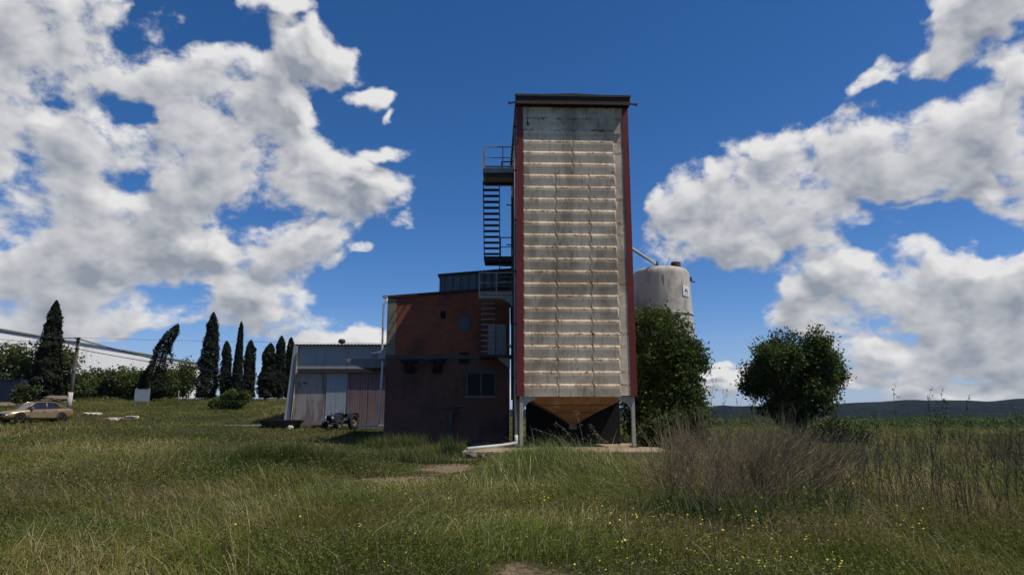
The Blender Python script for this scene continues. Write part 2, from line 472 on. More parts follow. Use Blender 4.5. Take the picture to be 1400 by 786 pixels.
# ------------------------------------------------------------------ mesh helpers
class MB:
    def __init__(self):
        self.v = []
        self.f = []
        self.smooth = []

    def add(self, vs_, fs_, smooth=False):
        o = len(self.v)
        self.v += [tuple(p) for p in vs_]
        self.f += [tuple(i + o for i in f) for f in fs_]
        self.smooth += [smooth] * len(fs_)
        return self

    def box(self, lo, hi, rot=None, at=None):
        x0, y0, z0 = lo
        x1, y1, z1 = hi
        vs_ = [Vector(p) for p in ((x0, y0, z0), (x1, y0, z0), (x1, y1, z0), (x0, y1, z0), (x0, y0, z1), (x1, y0, z1), (x1, y1, z1), (x0, y1, z1))]
        if rot is not None:
            vs_ = [rot @ p for p in vs_]
        if at is not None:
            vs_ = [p + Vector(at) for p in vs_]
        return self.add(vs_, [(3, 2, 1, 0), (4, 5, 6, 7), (0, 1, 5, 4), (1, 2, 6, 5), (2, 3, 7, 6), (3, 0, 4, 7)])

    def bar(self, a, b, w, h):
        """rectangular bar from a to b"""
        a = Vector(a)
        b = Vector(b)
        d = (b - a)
        L = d.length
        q = d.to_track_quat('X', 'Z').to_matrix()
        return self.box((0, -w / 2, -h / 2), (L, w / 2, h / 2), q, a)

    def tube(self, pts, r, n=8, cap=True):
        pts = [Vector(p) for p in pts]
        if not isinstance(r, (list, tuple)):
            r = [r] * len(pts)
        rings = []
        vs_ = []
        ref = None
        for i, p in enumerate(pts):
            d = (pts[min(i + 1, len(pts) - 1)] - pts[max(i - 1, 0)])
            if d.length < 1e-9:
                d = Vector((0, 0, 1))
            d.normalize()
            if ref is None:
                ref = Vector((1, 0, 0)) if abs(d.x) < .8 else Vector((0, 1, 0))
            u = d.cross(ref).normalized()
            w = u.cross(d).normalized()
            ref = w
            rings.append(len(vs_))
            for k in range(n):
                a = 2 * math.pi * k / n
                vs_.append(p + (u * math.cos(a) + w * math.sin(a)) * r[i])
        fs_ = []
        for i in range(len(pts) - 1):
            for k in range(n):
                a = rings[i] + k
                b = rings[i] + (k + 1) % n
                c = rings[i + 1] + (k + 1) % n
                d_ = rings[i + 1] + k
                fs_.append((a, b, c, d_))
        self.add(vs_, fs_, True)
        if cap:
            o = len(self.v) - len(vs_)
            self.f.append(tuple(o + rings[0] + k for k in reversed(range(n))))
            self.f.append(tuple(o + rings[-1] + k for k in range(n)))
            self.smooth += [False, False]
        return self

    def prism(self, poly, y0, y1, axis='y', at=(0, 0, 0)):
        """polygon (a, b) extruded along an axis: y -> (a, y, b), x -> (x, a, b), z -> (a, b, z)"""
        def p3(a, b, t):
            v = {'y': (a, t, b), 'x': (t, a, b), 'z': (a, b, t)}[axis]
            return (v[0] + at[0], v[1] + at[1], v[2] + at[2])
        n = len(poly)
        vs_ = [p3(a, b, y0) for a, b in poly] + [p3(a, b, y1) for a, b in poly]
        fs_ = [tuple(range(n)), tuple(reversed(range(n, 2 * n)))]
        fs_ += [(i, i + n, (i + 1) % n + n, (i + 1) % n) for i in range(n)]
        return self.add(vs_, fs_)

    def lathe(self, prof, n=32, at=(0, 0, 0), axis='z', smooth=True):
        vs_ = []
        for r, z in prof:
            for k in range(n):
                a = 2 * math.pi * k / n
                c, s = r * math.cos(a), r * math.sin(a)
                p = {'z': (c, s, z), 'y': (c, z, s), 'x': (z, c, s)}[axis]
                vs_.append((p[0] + at[0], p[1] + at[1], p[2] + at[2]))
        fs_ = []
        for i in range(len(prof) - 1):
            for k in range(n):
                fs_.append((i * n + k, i * n + (k + 1) % n, (i + 1) * n + (k + 1) % n, (i + 1) * n + k))
        return self.add(vs_, fs_, smooth)

    def build(self, name, mat, parent=None, bevel=0.0, loc=None):
        me = bpy.data.meshes.new(name)
        me.from_pydata(self.v, [], self.f)
        me.polygons.foreach_set('use_smooth', self.smooth)
        me.materials.append(mat)
        bm = bmesh.new()
        bm.from_mesh(me)
        bmesh.ops.recalc_face_normals(bm, faces=bm.faces)
        bm.to_mesh(me)
        bm.free()
        me.update()
        o = bpy.data.objects.new(name, me)
        COL.objects.link(o)
        if parent is not None:
            o.parent = parent
        if loc is not None:
            o.location = loc
        if bevel:
            b = o.modifiers.new('bevel', 'BEVEL')
            b.width = bevel
            b.segments = 2
            b.limit_method = 'ANGLE'
        return o


def tag(o, label=None, cat=None, group=None, kind=None):
    if label:
        o['label'] = label
    if cat:
        o['category'] = cat
    if group:
        o['group'] = group
    if kind:
        o['kind'] = kind
    return o


def thing(name, label, cat, loc=(0, 0, 0), rz=0.0, group=None):
    o = bpy.data.objects.new(name, None)
    o.empty_display_size = 0.3
    COL.objects.link(o)
    o.location = loc
    o.rotation_euler = (0, 0, rz)
    return tag(o, label, cat, group)


def np_mesh(name, V, counts, loops, mat, parent=None, tint=None, smooth=False):
    """mesh from numpy arrays: counts = corners per face, loops = vertex index per corner"""
    me = bpy.data.meshes.new(name)
    me.vertices.add(len(V))
    me.vertices.foreach_set('co', np.ascontiguousarray(V, np.float32).ravel())
    me.loops.add(len(loops))
    me.loops.foreach_set('vertex_index', np.ascontiguousarray(loops, np.int32))
    me.polygons.add(len(counts))
    st = np.zeros(len(counts), np.int32)
    st[1:] = np.cumsum(counts)[:-1]
    me.polygons.foreach_set('loop_start', st)
    me.polygons.foreach_set('use_smooth', np.full(len(counts), smooth, bool))
    if tint is not None:
        a = me.attributes.new('tint', 'FLOAT_COLOR', 'POINT')
        c = np.ones((len(V), 4), np.float32)
        c[:, :3] = tint
        a.data.foreach_set('color', c.ravel())
    me.materials.append(mat)
    me.update(calc_edges=True)
    o = bpy.data.objects.new(name, me)
    COL.objects.link(o)
    if parent is not None:
        o.parent = parent
    return o


def vnoise(x, y, seed=0):
    """smooth lattice noise in 0..1"""
    xi = np.floor(x).astype(np.int64)
    yi = np.floor(y).astype(np.int64)
    fx = x - xi
    fy = y - yi
    fx = fx * fx * (3 - 2 * fx)
    fy = fy * fy * (3 - 2 * fy)

    def h(a, b):
        n = (a * 374761393 + b * 668265263 + seed * 1442695041) & 0xFFFFFFFF
        n = ((n ^ (n >> 13)) * 1274126177) & 0xFFFFFFFF
        return ((n ^ (n >> 16)) & 0xFFFF) / 65535.0
    return (h(xi, yi) * (1 - fx) + h(xi + 1, yi) * fx) * (1 - fy) + (h(xi, yi + 1) * (1 - fx) + h(xi + 1, yi + 1) * fx) * fy


def sstep(a, b, x):
    t = np.clip((x - a) / (b - a), 0, 1)
    return t * t * (3 - 2 * t)


# ------------------------------------------------------------------ ground
def zt(x, y):
    """height of the ground: level around the tower, rising behind to the left"""
    x = np.asarray(x, float)
    y = np.asarray(y, float)
    s = y + 0.2 * np.clip(-x, 0, 80)
    r = 0.08 * np.log1p(np.exp(np.clip((s - 43) / 2.5, -40, 40))) * 2.5
    r = np.minimum(r, 3.7 - 0.3 * np.exp(-np.clip(r - 3.2, 0, 10)))
    side = 1 - sstep(-9, 5, x)
    bump = (vnoise(x * .35 + 3, y * .35, 1) - .5) * .16 + (vnoise(x * 1.3, y * 1.3, 2) - .5) * .05
    near = np.exp(-(np.abs(y) / 120.0) ** 2)
    flat = sstep(0, 2.5, np.maximum(np.abs(x - 0.2) - 7.0, np.abs(y - 34) - 8.5))
    return r * side + bump * near * (0.25 + 0.75 * flat)


def zg(x, y):
    return float(zt(np.array([x]), np.array([y]))[0])


# worn patches of bare sandy earth: x, y, rx, ry
BARE = [(-1.85, 21.0, 1.1, 2.9), (-2.7, 16.6, 1.5, 1.5), (0.1, 7.0, .42, .9), (-2.6, 25.0, 2.2, 1.2), (-31, 55, 2.2, 1.0), (-6.5, 21, 1.2, .5)]


def bare(x, y):
    b = np.zeros_like(x)
    for cx, cy, rx, ry in BARE:
        d = np.hypot((x - cx) / rx, (y - cy) / ry) + (vnoise(x * 1.7, y * 1.7, 9) - .5) * .7
        b = np.maximum(b, 1 - sstep(.55, 1.15, d))
    return b


def ground():
    ax = np.concatenate([-np.geomspace(70, 4000, 16)[::-1], np.linspace(-68, 68, 273), np.geomspace(70, 4000, 16)])
    ay = np.concatenate([-np.geomspace(4, 300, 8)[::-1], np.linspace(-3, 100, 259), np.geomspace(102, 5000, 18)])
    X, Y = np.meshgrid(ax, ay)
    Z = zt(X.ravel(), Y.ravel())
    V = np.stack([X.ravel(), Y.ravel(), Z], 1)
    nx, ny = len(ax), len(ay)
    i = np.arange(nx - 1)[None, :] + nx * np.arange(ny - 1)[:, None]
    i = i.ravel()
    loops = np.stack([i, i + 1, i + 1 + nx, i + nx], 1).ravel()
    m = bpy.data.materials.new('field_earth')
    m.use_nodes = True
    g = NT(m.node_tree)
    bs = g.n['Principled BSDF']
    P = g.new('ShaderNodeTexCoord').outputs['Object']
    n1 = g.noise(P, 0.35, 6, .6)
    n2 = g.noise(P, 7.0, 6, .65)
    n3 = g.noise(P, 30.0, 4, .6)
    col = g.mix(g.maprange(n1, .35, .65), (0.030, 0.034, 0.013), (0.062, 0.055, 0.026))
    col = g.mix(g.maprange(n2, .4, .7), col, (0.035, 0.036, 0.016))
    at = g.new('ShaderNodeAttribute', attribute_name='tint')
    sp = g.new('ShaderNodeSeparateColor')
    g.l.new(at.outputs['Color'], sp.inputs[0])
    soil = g.mix(n2, (0.085, 0.056, 0.034), (0.20, 0.145, 0.095))
    soil = g.mix(g.math('MULTIPLY', g.maprange(n3, .45, .7), .8), soil, (0.30, 0.24, 0.17))
    f = g.math('ADD', sp.outputs[0], g.math('MULTIPLY_ADD', n2, 1.6, -.95))
    col = g.mix(g.math('MULTIPLY', g.maprange(f, .25, .8), 1.0), col, soil)
    g.l.new(col, bs.inputs['Base Color'])
    bs.inputs['Roughness'].default_value = 1.0
    bs.inputs['Specular IOR Level'].default_value = 0.05
    bp = g.new('ShaderNodeBump')
    bp.inputs['Strength'].default_value = .8
    bp.inputs['Distance'].default_value = .06
    g.l.new(n2, bp.inputs['Height'])
    g.l.new(bp.outputs[0], bs.inputs['Normal'])
    tint = np.zeros((len(V), 3))
    tint[:, 0] = bare(X.ravel(), Y.ravel())
    o = np_mesh('ground', V, np.full((nx - 1) * (ny - 1), 4), loops, m, tint=tint, smooth=True)
    tag(o, 'meadow ground with worn sandy patches, rising gently behind the shed', kind='structure')


ground()


def hills():
    # ridge line surveyed at 1200 m
    prof = [(560, 560), (900, 557), (960, 556), (1010, 556), (1100, 556), (1160, 552), (1230, 547), (1285, 546), (1330, 551), (1365, 549), (1400, 545), (1500, 541), (1700, 548), (1900, 556)]
    px = [p[0] for p in prof]
    xs = np.linspace(-300, 1500, 900)
    pxx = 700 + xs / 1220 * F
    top = np.interp(pxx, px, [W(a, b, 1220).z for a, b in prof])
    top = top + (vnoise(xs / 26, xs * 0, 4) - .5) * 3.2 + (vnoise(xs / 9, xs * 0, 5) - .5) * 2.0 + (vnoise(xs / 3.5, xs * 0, 7) - .5) * 1.8
    ys = np.array([720, 800, 900, 1000, 1100, 1170, 1220, 1290, 1500, 1900])
    sh = np.array([-.03, .10, .30, .55, .80, .94, 1.0, .97, .7, .2])
    X, Y = np.meshgrid(xs, ys)
    Z = sh[:, None] * top[None, :] + (vnoise(X / 30, Y / 30, 6) - .5) * 3.0 * np.clip(sh[:, None], 0, 1)
    V = np.stack([X.ravel(), Y.ravel(), Z.ravel()], 1)
    nx, ny = len(xs), len(ys)
    i = (np.arange(nx - 1)[None, :] + nx * np.arange(ny - 1)[:, None]).ravel()
    loops = np.stack([i, i + 1, i + 1 + nx, i + nx], 1).ravel()
    o = np_mesh('hills', V, np.full(len(i), 4), loops, m_tile, smooth=True)
    tag(o, 'low wooded hills along the horizon', kind='structure')


hills()


# ------------------------------------------------------------------ tower
def tower():
    t = thing('grain_tower', 'tall cream ribbed steel grain tower with red corner trims, standing on legs', 'grain tower', (0.25, 30.0, 0.0), R(1.8))
    Wd, Dp, Z0, Z1 = 5.19, 8.0, 2.42, 15.85
    x0, x1 = 0.26, 4.94
    b = MB()
    b.box((x0, 0.0, Z0), (x1, 0.06, Z1))
    # ribs pressed out of the sheet, in two or three columns
    s2, s3 = (x0 + x1) / 2, None
    cl, cr = 1.77, 3.33
    pitch = 0.564
    for k in range(24):
        z = 2.88 + pitch * k
        if z > 15.7:
            break
        xr = 4.55 + random.uniform(-.03, .03)
        if z < 12.6:
            segs = [(x0 + .01, cl - .02), (cl + .02, cr - .02), (cr + .02, xr)]
        else:
            segs = [(x0 + .01, s2 - .02), (s2 + .02, xr)]
        for a, c in segs:
            p = 0.037
            e = 0.06 if c == xr else 0.03
            dz = random.uniform(-.008, .008)
            sec0 = [(a, 0.0, z + .02), (a, 0.0, z - .25)]
            vs_ = []
            for (xx, ins) in ((a, 0), (a + .03, 1), (c - e, 1), (c, 0)):
                if ins:
                    vs_ += [(xx, 0.0, z + .045 + dz), (xx, -p, z - .035 + dz), (xx, -p, z - .15 + dz), (xx, 0.0, z - .51)]
                else:
                    vs_ += [(xx, 0.0, z + .01), (xx, -.002, z - .035), (xx, -.002, z - .15), (xx, 0.0, z - .48)]
            fs_ = []
            for i in range(3):
                for j in range(3):
                    q = i * 4 + j
                    fs_.append((q, q + 4, q + 5, q + 1))
            b.add(vs_, fs_)
    b.build('front_panel', m_panel, t)
    sb = MB()
    for xx, za, zb in ((cl, Z0 + .25, 12.65), (cr, Z0 + .25, 12.65), (s2, 12.65, Z1)):
        sb.box((xx - .012, -.028, za), (xx + .012, -.002, zb))
    sb.build('seam_strip', m_panel, t)
    # small dark slots and dents
    for px, py in ((780, 313), (786, 313), (781, 379), (786.5, 379), (782, 447), (788, 447), (783, 500), (790, 502), (757, 293), (728, 473), (766, 330), (793, 326), (757, 392)):
        p = W(px, py, 30.0)
        lx, lz = p.x - .25, p.z
        h = random.uniform(.06, .13)
        MB().box((lx - .022, -.012, lz - h), (lx + .022, -.001, lz + h)).build('slot', m_hole, t)
    # sides and back: ribbed sheets
    for name, xa, sgn in (('side_panel', 0.0, -1), ('side_panel', Wd, 1)):
        b = MB()
        lo, hi = (xa, xa + .06) if sgn < 0 else (xa - .06, xa)
        b.box((lo, .30, Z0), (hi, Dp - .3, Z1))
        z = 2.88
        xo = xa
        while z < 15.6:
            for ya, yb in ((.35, 2.6), (2.7, 5.2), (5.3, Dp - .35)):
                b.add([(xo, ya, z), (xo, yb, z), (xo + sgn * .06, yb, z - .05), (xo + sgn * .06, ya, z - .05), (xo, ya, z - .22), (xo, yb, z - .22)],
                      [(0, 1, 2, 3), (3, 2, 5, 4)])
            z += pitch
        b.build(name, m_panel, t)
    MB().box((x0, Dp - .06, Z0), (x1, Dp, Z1)).build('back_panel', m_panel, t)
    # red corner trims
    for xa, xb in ((0.0, .26), (4.94, 5.19)):
        o = xa if xa == 0 else xb
        s = -.004 if xa == 0 else .004
        b = MB()
        b.box((xa, -.03, Z0 - .03), (xb, .02, Z1))
        if xa == 0:
            b.box((-.035, -.03, Z0 - .03), (0.0, .30, Z1))
        else:
            b.box((xb, -.03, Z0 - .03), (xb + .035, .30, Z1))
        b.build('corner_trim', m_red, t)
    for xa, xb in ((-.06, .26), (4.93, 5.25)):
        MB().box((xa, Dp - .3, Z0), (xb, Dp + .03, Z1 - .02)).build('corner_trim', m_red, t)
    # roof with projecting rusty fascia
    b = MB()
    b.box((-.10, -.30, 15.92), (5.30, Dp + .3, 16.30))
    o = b.build('roof', m_roofrust, t, bevel=.02)
    b = MB()
    b.box((-.13, -.34, 16.24), (5.33, -.29, 16.34))
    b.box((-.13, -.33, 15.86), (5.33, -.303, 15.94))
    b.build('fascia_rim', m_darkmetal, t)
    MB().prism([(.0, 16.30), (2.6, 16.42), (5.2, 16.30)], -.3, Dp).build('roof_sheet', m_darkmetal, t)
    # lifting lugs at the roof corners
    for xx, sg in ((-.10, -1), (5.30, 1)):
        b = MB()
        b.bar((xx, -.30, 15.92), (xx + sg * .22, -.30, 15.90), .07, .06)
        b.lathe([(.03, -.03), (.075, -.03), (.075, .03), (.03, .03), (.03, -.03)], 12, (xx + sg * .27, -.30, 15.90), 'y')
        b.build('lug', m_darkmetal, t)
    # lamp hanging from a cable under the roof edge
    b = MB()
    b.tube([(.48, -.25, 15.86), (.485, -.24, 15.05)], .012, 6)
    b.build('cable', m_wire, t)
    MB().lathe([(.0, .16), (.03, .15), (.06, .06), (.065, -.08), (.04, -.12), (.0, -.13)], 12, (.485, -.24, 14.95)).build('lamp', m_darkmetal, t)
    # hoppers: an inverted pyramid under each bin
    for y0, y1 in ((.12, 3.78), (4.2, 7.9)):
        b = MB()
        cx, cy = 2.6, (y0 + y1) / 2
        lv = [(0.0, Z0 - .02), (.30, 2.02), (.60, 1.70), (1.0, 1.18)]
        for i in range(3):
            (fa, za), (fb, zb) = lv[i], lv[i + 1]
            e = .012 * (i > 0)

            def ring(f, z, e=0):
                hx = 2.22 * (1 - f) + .16 * f - e
                hy = (y1 - y0) / 2 * (1 - f) + .16 * f - e
                return [(cx - hx, cy - hy, z), (cx + hx, cy - hy, z), (cx + hx, cy + hy, z), (cx - hx, cy + hy, z)]
            vs_ = ring(fa, za, e) + ring(fb, zb, e)
            b.add(vs_, [(k, (k + 1) % 4, (k + 1) % 4 + 4, k + 4) for k in range(4)])
        b.box((cx - .16, cy - .16, .95), (cx + .16, cy + .16, 1.19))
        h = b.build('hopper', m_hopper, t)
        sd = MB()
        for f, z in ((.30, 2.02), (.60, 1.70)):
            hx = 2.22 * (1 - f) + .16 * f + .006
            hy = (y1 - y0) / 2 * (1 - f) + .16 * f + .006
            sd.bar((cx - hx, cy - hy, z), (cx + hx, cy - hy, z), .02, .03)
        sd.build('seam', m_darkmetal, h)
        MB().box((.1, y0, Z0 - .06), (.55, y1, Z0)).box((4.65, y0, Z0 - .06), (5.1, y1, Z0)).build('sill_beam', m_darkmetal, t)
    # legs with gusset plates and feet
    for yy in (.05, 4.05, 7.7):
        for xx, sg in ((.08, 1), (4.96, -1)):
            b = MB()
            b.box((xx, yy, .24), (xx + .15, yy + .17, Z0 - .03))
            leg = b.build('leg', m_leg, t, bevel=.008)
            xi = xx + .15 if sg > 0 else xx
            pts = [(xi, 2.39), (xi + sg * .62, 2.39), (xi + sg * .55, 2.27), (xi + sg * .22, 2.12), (xi + sg * .08, 1.92), (xi, 1.72)]
            MB().prism(pts, yy + .05, yy + .09).build('gusset', m_leg, leg)
            MB().box((xx - .09, yy - .08, .22), (xx + .24, yy + .25, .25)).build('foot_plate', m_darkmetal, leg)
    # downpipe down the left front corner
    b = MB()
    b.tube([(-.10, .35, 15.7), (-.10, .35, 9.0), (-.10, .30, 2.4), (-.07, .0, .75)], .055, 10)
    dp = b.build('downpipe', m_galv, t)
    MB().tube([(-.07, .0, .75), (-.07, -.02, .26)], .075, 10).build('pipe_shoe', m_white_pipe, dp)
    br = MB()
    for z in (3.2, 5.6, 8.0, 10.4, 12.8, 15.0):
        br.box((-.17, .26, z - .03), (.0, .42, z + .03))
    br.build('pipe_bracket', m_darkmetal, dp)
    # side fittings: hooked brackets and a rusty cable duct
    b = MB()
    b.box((-.16, 3.6, 9.9), (-.02, 3.9, 12.6))
    b.build('cable_duct', m_roofrust, t)
    for z in (10.1, 12.2, 14.1):
        MB().bar((-.16, 3.75, z), (-.42, 3.75, z + .02), .05, .05).build('bracket', m_darkmetal, t)
    # black wall added below the second bin, standing in for deep shade
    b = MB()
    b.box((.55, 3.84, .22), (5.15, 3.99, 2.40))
    b.build('shade_wall', m_black, t)
    return t


tower()

# pad under the tower
b = MB()
b.box((-1.9, 26.6, -.4), (6.3, 38.6, .22))
slab = b.build('concrete_pad', m_slab, None, bevel=.03)
tag(slab, 'ochre stained concrete pad under the legs of the grain tower', 'concrete pad')

# fallen drainpipe on the pad
b = MB()
b.tube([(.18, 29.85, .42), (-.4, 29.0, .36), (-1.75, 27.05, .30)], .06, 10)
o = b.build('drainpipe', m_white_pipe)
tag(o, 'loose white drainpipe lying slantwise on the concrete pad', 'drainpipe')


# ------------------------------------------------------------------ stairs
def stairs():
    t = thing('outdoor_staircase', 'dark steel staircase with railed platforms up the left flank of the grain tower', 'staircase', (0, 32.4, 0))
    Y = 32.4

    def platform(name, xa, xb, ya, yb, z, th, mat):
        b = MB()
        b.box((xa, ya, z - th), (xb, yb, z - .05))
        b.box((xa, ya - .02, z - .05), (xb, yb + .02, z))
        return b.build(name, mat, t)

    def rail(parent, xa, xb, y, z, h, posts, mat, mid=(.5,), toe=True):
        for px in posts:
            MB().bar((px, y, z), (px, y, z + h), .05, .05).build('post', mat, parent)
        MB().bar((xa, y, z + h), (xb, y, z + h), .05, .05).build('handrail', mat, parent)
        for m in mid:
            MB().bar((xa, y, z + h * m), (xb, y, z + h * m), .035, .035).build('knee_rail', mat, parent)
        if toe:
            MB().bar((xa, y, z + .09), (xb, y, z + .09), .012, .10).build('toe_board', mat, parent)

    def flight(xa, xb, ya, za, yb, zb, n):
        root = MB()
        for xx in (xa, xb):
            root.bar((xx, ya, za), (xx, yb, zb), .045, .16)
        fl = root.build('stair_flight', m_darkmetal, t)
        tr = MB()
        for i in range(n):
            f = (i + .5) / n
            y, z = ya + (yb - ya) * f, za + (zb - za) * f
            tr.box((xa + .03, y - .13, z - .05), (xb - .03, y + .13, z + .015))
        tr.build('tread', m_darkmetal, fl)
        return fl
    # top platform
    zt_ = 13.70
    p = platform('platform', -1.46, .16, 0.0, 1.6, zt_, .22, m_galv)
    MB().box((-1.40, .05, zt_ - .42), (.10, .12, zt_ - .22)).build('joist', m_darkmetal, p)
    MB().box((-1.40, 1.45, zt_ - .40), (.10, 1.52, zt_ - .22)).build('joist', m_darkmetal, p)
    rail(p, -1.45, .10, .02, zt_, 1.13, (-1.44, -.46), m_galv)
    rail(p, -.55, .10, 1.58, zt_, .95, (-.55,), m_darkmetal)
    for nm, zz in (('handrail', 1.13), ('knee_rail', .56)):
        MB().bar((-1.44, .02, zt_ + zz), (-1.44, 1.58, zt_ + zz), .045, .045).build(nm, m_galv, p)
    MB().bar((-1.44, 1.56, zt_), (-1.44, 1.56, zt_ + 1.13), .05, .05).build('post', m_galv, p)
    # middle platform, further back
    zm = 10.02
    pm = platform('platform', -1.50, .06, 3.5, 4.7, zm, .26, m_darkmetal)
    rail(pm, -.60, .02, 3.52, zm, 1.05, (-.62, -.02), m_darkmetal, mid=(.5,), toe=False)
    flight(-1.50, -.66, 3.55, zm, 1.55, zt_ - .1, 13)
    # lower landing
    zl = 7.28
    pl = platform('platform', -1.62, .05, 0.1, 1.5, zl, .14, m_galv)
    rail(pl, -1.60, .05, .12, zl, 1.12, (-1.59, -.76), m_galv, mid=(.56, .16))
    for nm, zz in (('handrail', 1.12), ('knee_rail', .6)):
        MB().bar((-1.60, .12, zl + zz), (-1.60, 1.48, zl + zz), .045, .045).build(nm, m_galv, pl)
    # curved brackets under the landing
    pts = [(-.62, zl - .14), (.02, zl - .14), (.02, zl - .62), (-.10, zl - .40), (-.32, zl - .24)]
    MB().prism(pts, .14, .20).build('bracket', m_galv, pl)
    flight(-.66, .02, 3.6, zm - .1, 1.45, zl, 9)
    # steep ladder stair down to the door
    z0, z1 = 4.55, zl - .1
    b = MB()
    for xx in (-1.56, -.80):
        b.bar((xx, 1.35, z0), (xx, 1.0, z1), .045, .07)
    fl = b.build('ladder', m_darkmetal, t)
    tr = MB()
    for i in range(10):
        f = (i + .5) / 10
        y, z = 1.35 - .35 * f, z0 + (z1 - z0) * f
        tr.box((-1.54, y - .08, z - .02), (-.82, y + .08, z + .015))
    tr.build('rung', m_galv, fl)
    # door landing on its bracket
    p = platform('platform', -1.6, .0, 1.3, 2.55, 4.52, .12, m_darkmetal)
    MB().prism([(-.75, 4.40), (-.1, 4.40), (-.1, 3.85)], 1.6, 1.68).build('bracket', m_galv, p)
    # tall carrying posts tying the platforms to the tower
    for yy in (.1, 1.5, 4.6):
        z_hi = 13.5 if yy < 4 else 9.3
        MB().box((.02, yy - .05, .22), (.10, yy + .05, z_hi)).build('column', m_darkmetal, t)
    MB().box((-1.52, 3.5, zm - .26), (-1.44, 3.56, zm + .02)).build('joist', m_darkmetal, pm)


stairs()


# ------------------------------------------------------------------ brick building
def brick_building():
    t = thing('brick_building', 'two storey red brick building left of the grain tower', 'brick building', (-3.25, 35.0, 0))
    XL, XR, Dp = -3.2, 3.1, 11.0   # local
    zl, zr = 7.55, 8.05
    q = .45
    b = MB()
    b.prism([(XL + q, 4.62), (XR, 4.62), (XR, zr), (XL + q, zl + .04)], 0.0, .25)
    b.box((XR - .25, .25, 4.62), (XR, Dp, zr - .02))
    b.box((XL, .25, 4.62), (XL + .25, Dp, zl - .02))
    b.box((XL + .25, Dp - .25, 4.62), (XR - .25, Dp, zl))
    b.build('wall', m_brick, t)
    b = MB()
    b.box((XL, 0.03, -.4), (XR, .28, 4.42))
    b.box((XL, .28, -.4), (XL + .25, Dp, 4.42))
    b.box((XR - .25, .28, -.4), (XR, Dp, 4.42))
    b.build('base_wall', m_brick_low, t)
    MB().box((XL - .03, -.05, 4.42), (XR, .3, 4.62)).box((XL - .03, .3, 4.42), (XL + .3, Dp, 4.62)).build('string_course', m_dimconc, t)
    # rendered corner
    b = MB()
    z = 4.63
    while z < zl - .1:
        h = min(.55, zl - z)
        b.box((XL - .012, -.02, z), (XL + q, .27, z + h - .012))
        z += .55
    b.build('quoin', m_quoin, t, bevel=.01)
    # roof slab
    b = MB()
    b.prism([(XL - .15, zl), (XR + .0, zr), (XR + .0, zr + .14), (XL - .15, zl + .14)], -.075, Dp + .2)
    b.build('roof', m_roofrust, t)
    # openings
    def local(px, py, Y=35.0):
        p = W(px, py, Y)
        return p.x + 3.25, p.z

    def hole(px0, py0, px1, py1, mat, name, y=-.012):
        xa, za = local(px0, py1)
        xb, zb = local(px1, py0)
        o = MB().box((xa, y, za), (xb, .02, zb)).build(name, mat, t)
        return xa, za, xb, zb, o
    hole(602.5, 425, 609.5, 436, m_hole, 'vent_opening')
    xa, za, xb, zb, o = hole(627.5, 433, 643, 452.5, m_ventgrey, 'shutter')
    sl = MB()
    for i in range(8):
        z = za + (zb - za) * (i + .5) / 8
        sl.box((xa + .03, -.03, z - .02), (xb - .03, -.013, z + .02))
    sl.build('slat', m_ventgrey, o)
    xa, za, xb, zb, o = hole(627.5, 481.5, 641, 497, m_hole, 'vent_opening')
    # door behind the ladder
    xa, za, xb, zb, o = hole(667, 443.5, 692, 490, m_whitedoor, 'door', -.03)
    MB().box(((xa + xb) / 2 - .015, -.04, za), ((xa + xb) / 2 + .015, -.031, zb)).box((xa, -.04, za + .9), (xb, -.031, za + .94)).build('door_rail', m_galv, o)
    # ground floor window
    xa, za = local(638, 541.5)
    xb, zb = local(677, 509)
    w = MB()
    w.box((xa, -.02, za), (xb, .0, za + .05)).box((xa, -.02, zb - .05), (xb, .0, zb))
    w.box((xa, -.02, za + .05), (xa + .05, .0, zb - .05)).box((xb - .05, -.02, za + .05), (xb, .0, zb - .05))
    xm = (xa + xb) / 2
    w.box((xm - .03, -.02, za + .05), (xm + .03, .0, zb - .05))
    fo = w.build('window', m_dimgalv, t)
    MB().box((xa + .05, -.004, za + .05), (xm - .03, .029, zb - .05)).build('pane', m_glass, fo)
    MB().box((xm + .03, -.004, za + .05), (xb - .05, .029, zb - .05)).build('pane', m_glass, fo)
    MB().box((xa - .08, -.09, za - .07), (xb + .08, .029, za - .01)).build('sill', m_concrete, fo)
    MB().box((xa - .15, -.03, zb + .02), (xb + .15, .029, zb + .20)).build('lintel', m_dimconc, fo)
    # two dark chute mouths on the string course
    for px in (560, 599):
        x, z = local(px, 503)
        b = MB()
        b.box((x - .42, -.40, z + .30), (x + .42, .0, z + .38))
        b.prism([(-.40, z + .30), (-.051, z + .30), (-.051, z - .25), (-.18, z - .25)], x - .22, x + .22, 'x')
        b.build('chute', m_black, t)
    # stand pipe at the wall foot
    x, z = local(616, 560)
    b = MB()
    b.box((x - .1, -.16, -.1), (x + .1, .025, 1.75))
    b.build('pipe_box', m_dimconc, t)
    MB().bar((x - .55, -.10, 1.9), (x + .75, -.10, 2.0), .06, .06).build('shelf_bar', m_darkmetal, t)
    # white downpipe with its jog, running down the corner
    b = MB()
    x = XL - .09
    b.tube([(x + .05, -.10, 7.55), (x + .02, -.12, 7.35), (x - .10, -.12, 7.2), (x - .10, -.12, 4.95), (x - .16, -.12, 4.75), (x - .65, -.10, 4.68)], .055, 10)
    dp = b.build('downpipe', m_white_pipe, t)
    MB().bar((XL - .25, -.12, 7.62), (XL - .02, -.12, 7.62), .16, .16).build('gutter_end', m_galv, dp)
    b = MB()
    b.tube([(x - .06, -.10, 4.3), (x - .10, -.10, 2.6), (x - .14, -.10, 1.25), (x - .2, -.10, 1.1), (x - 1.2, -.12, 1.08)], .055, 10)
    b.build('downpipe', m_white_pipe, t)
    # flat canopy over the yard door
    b = MB()
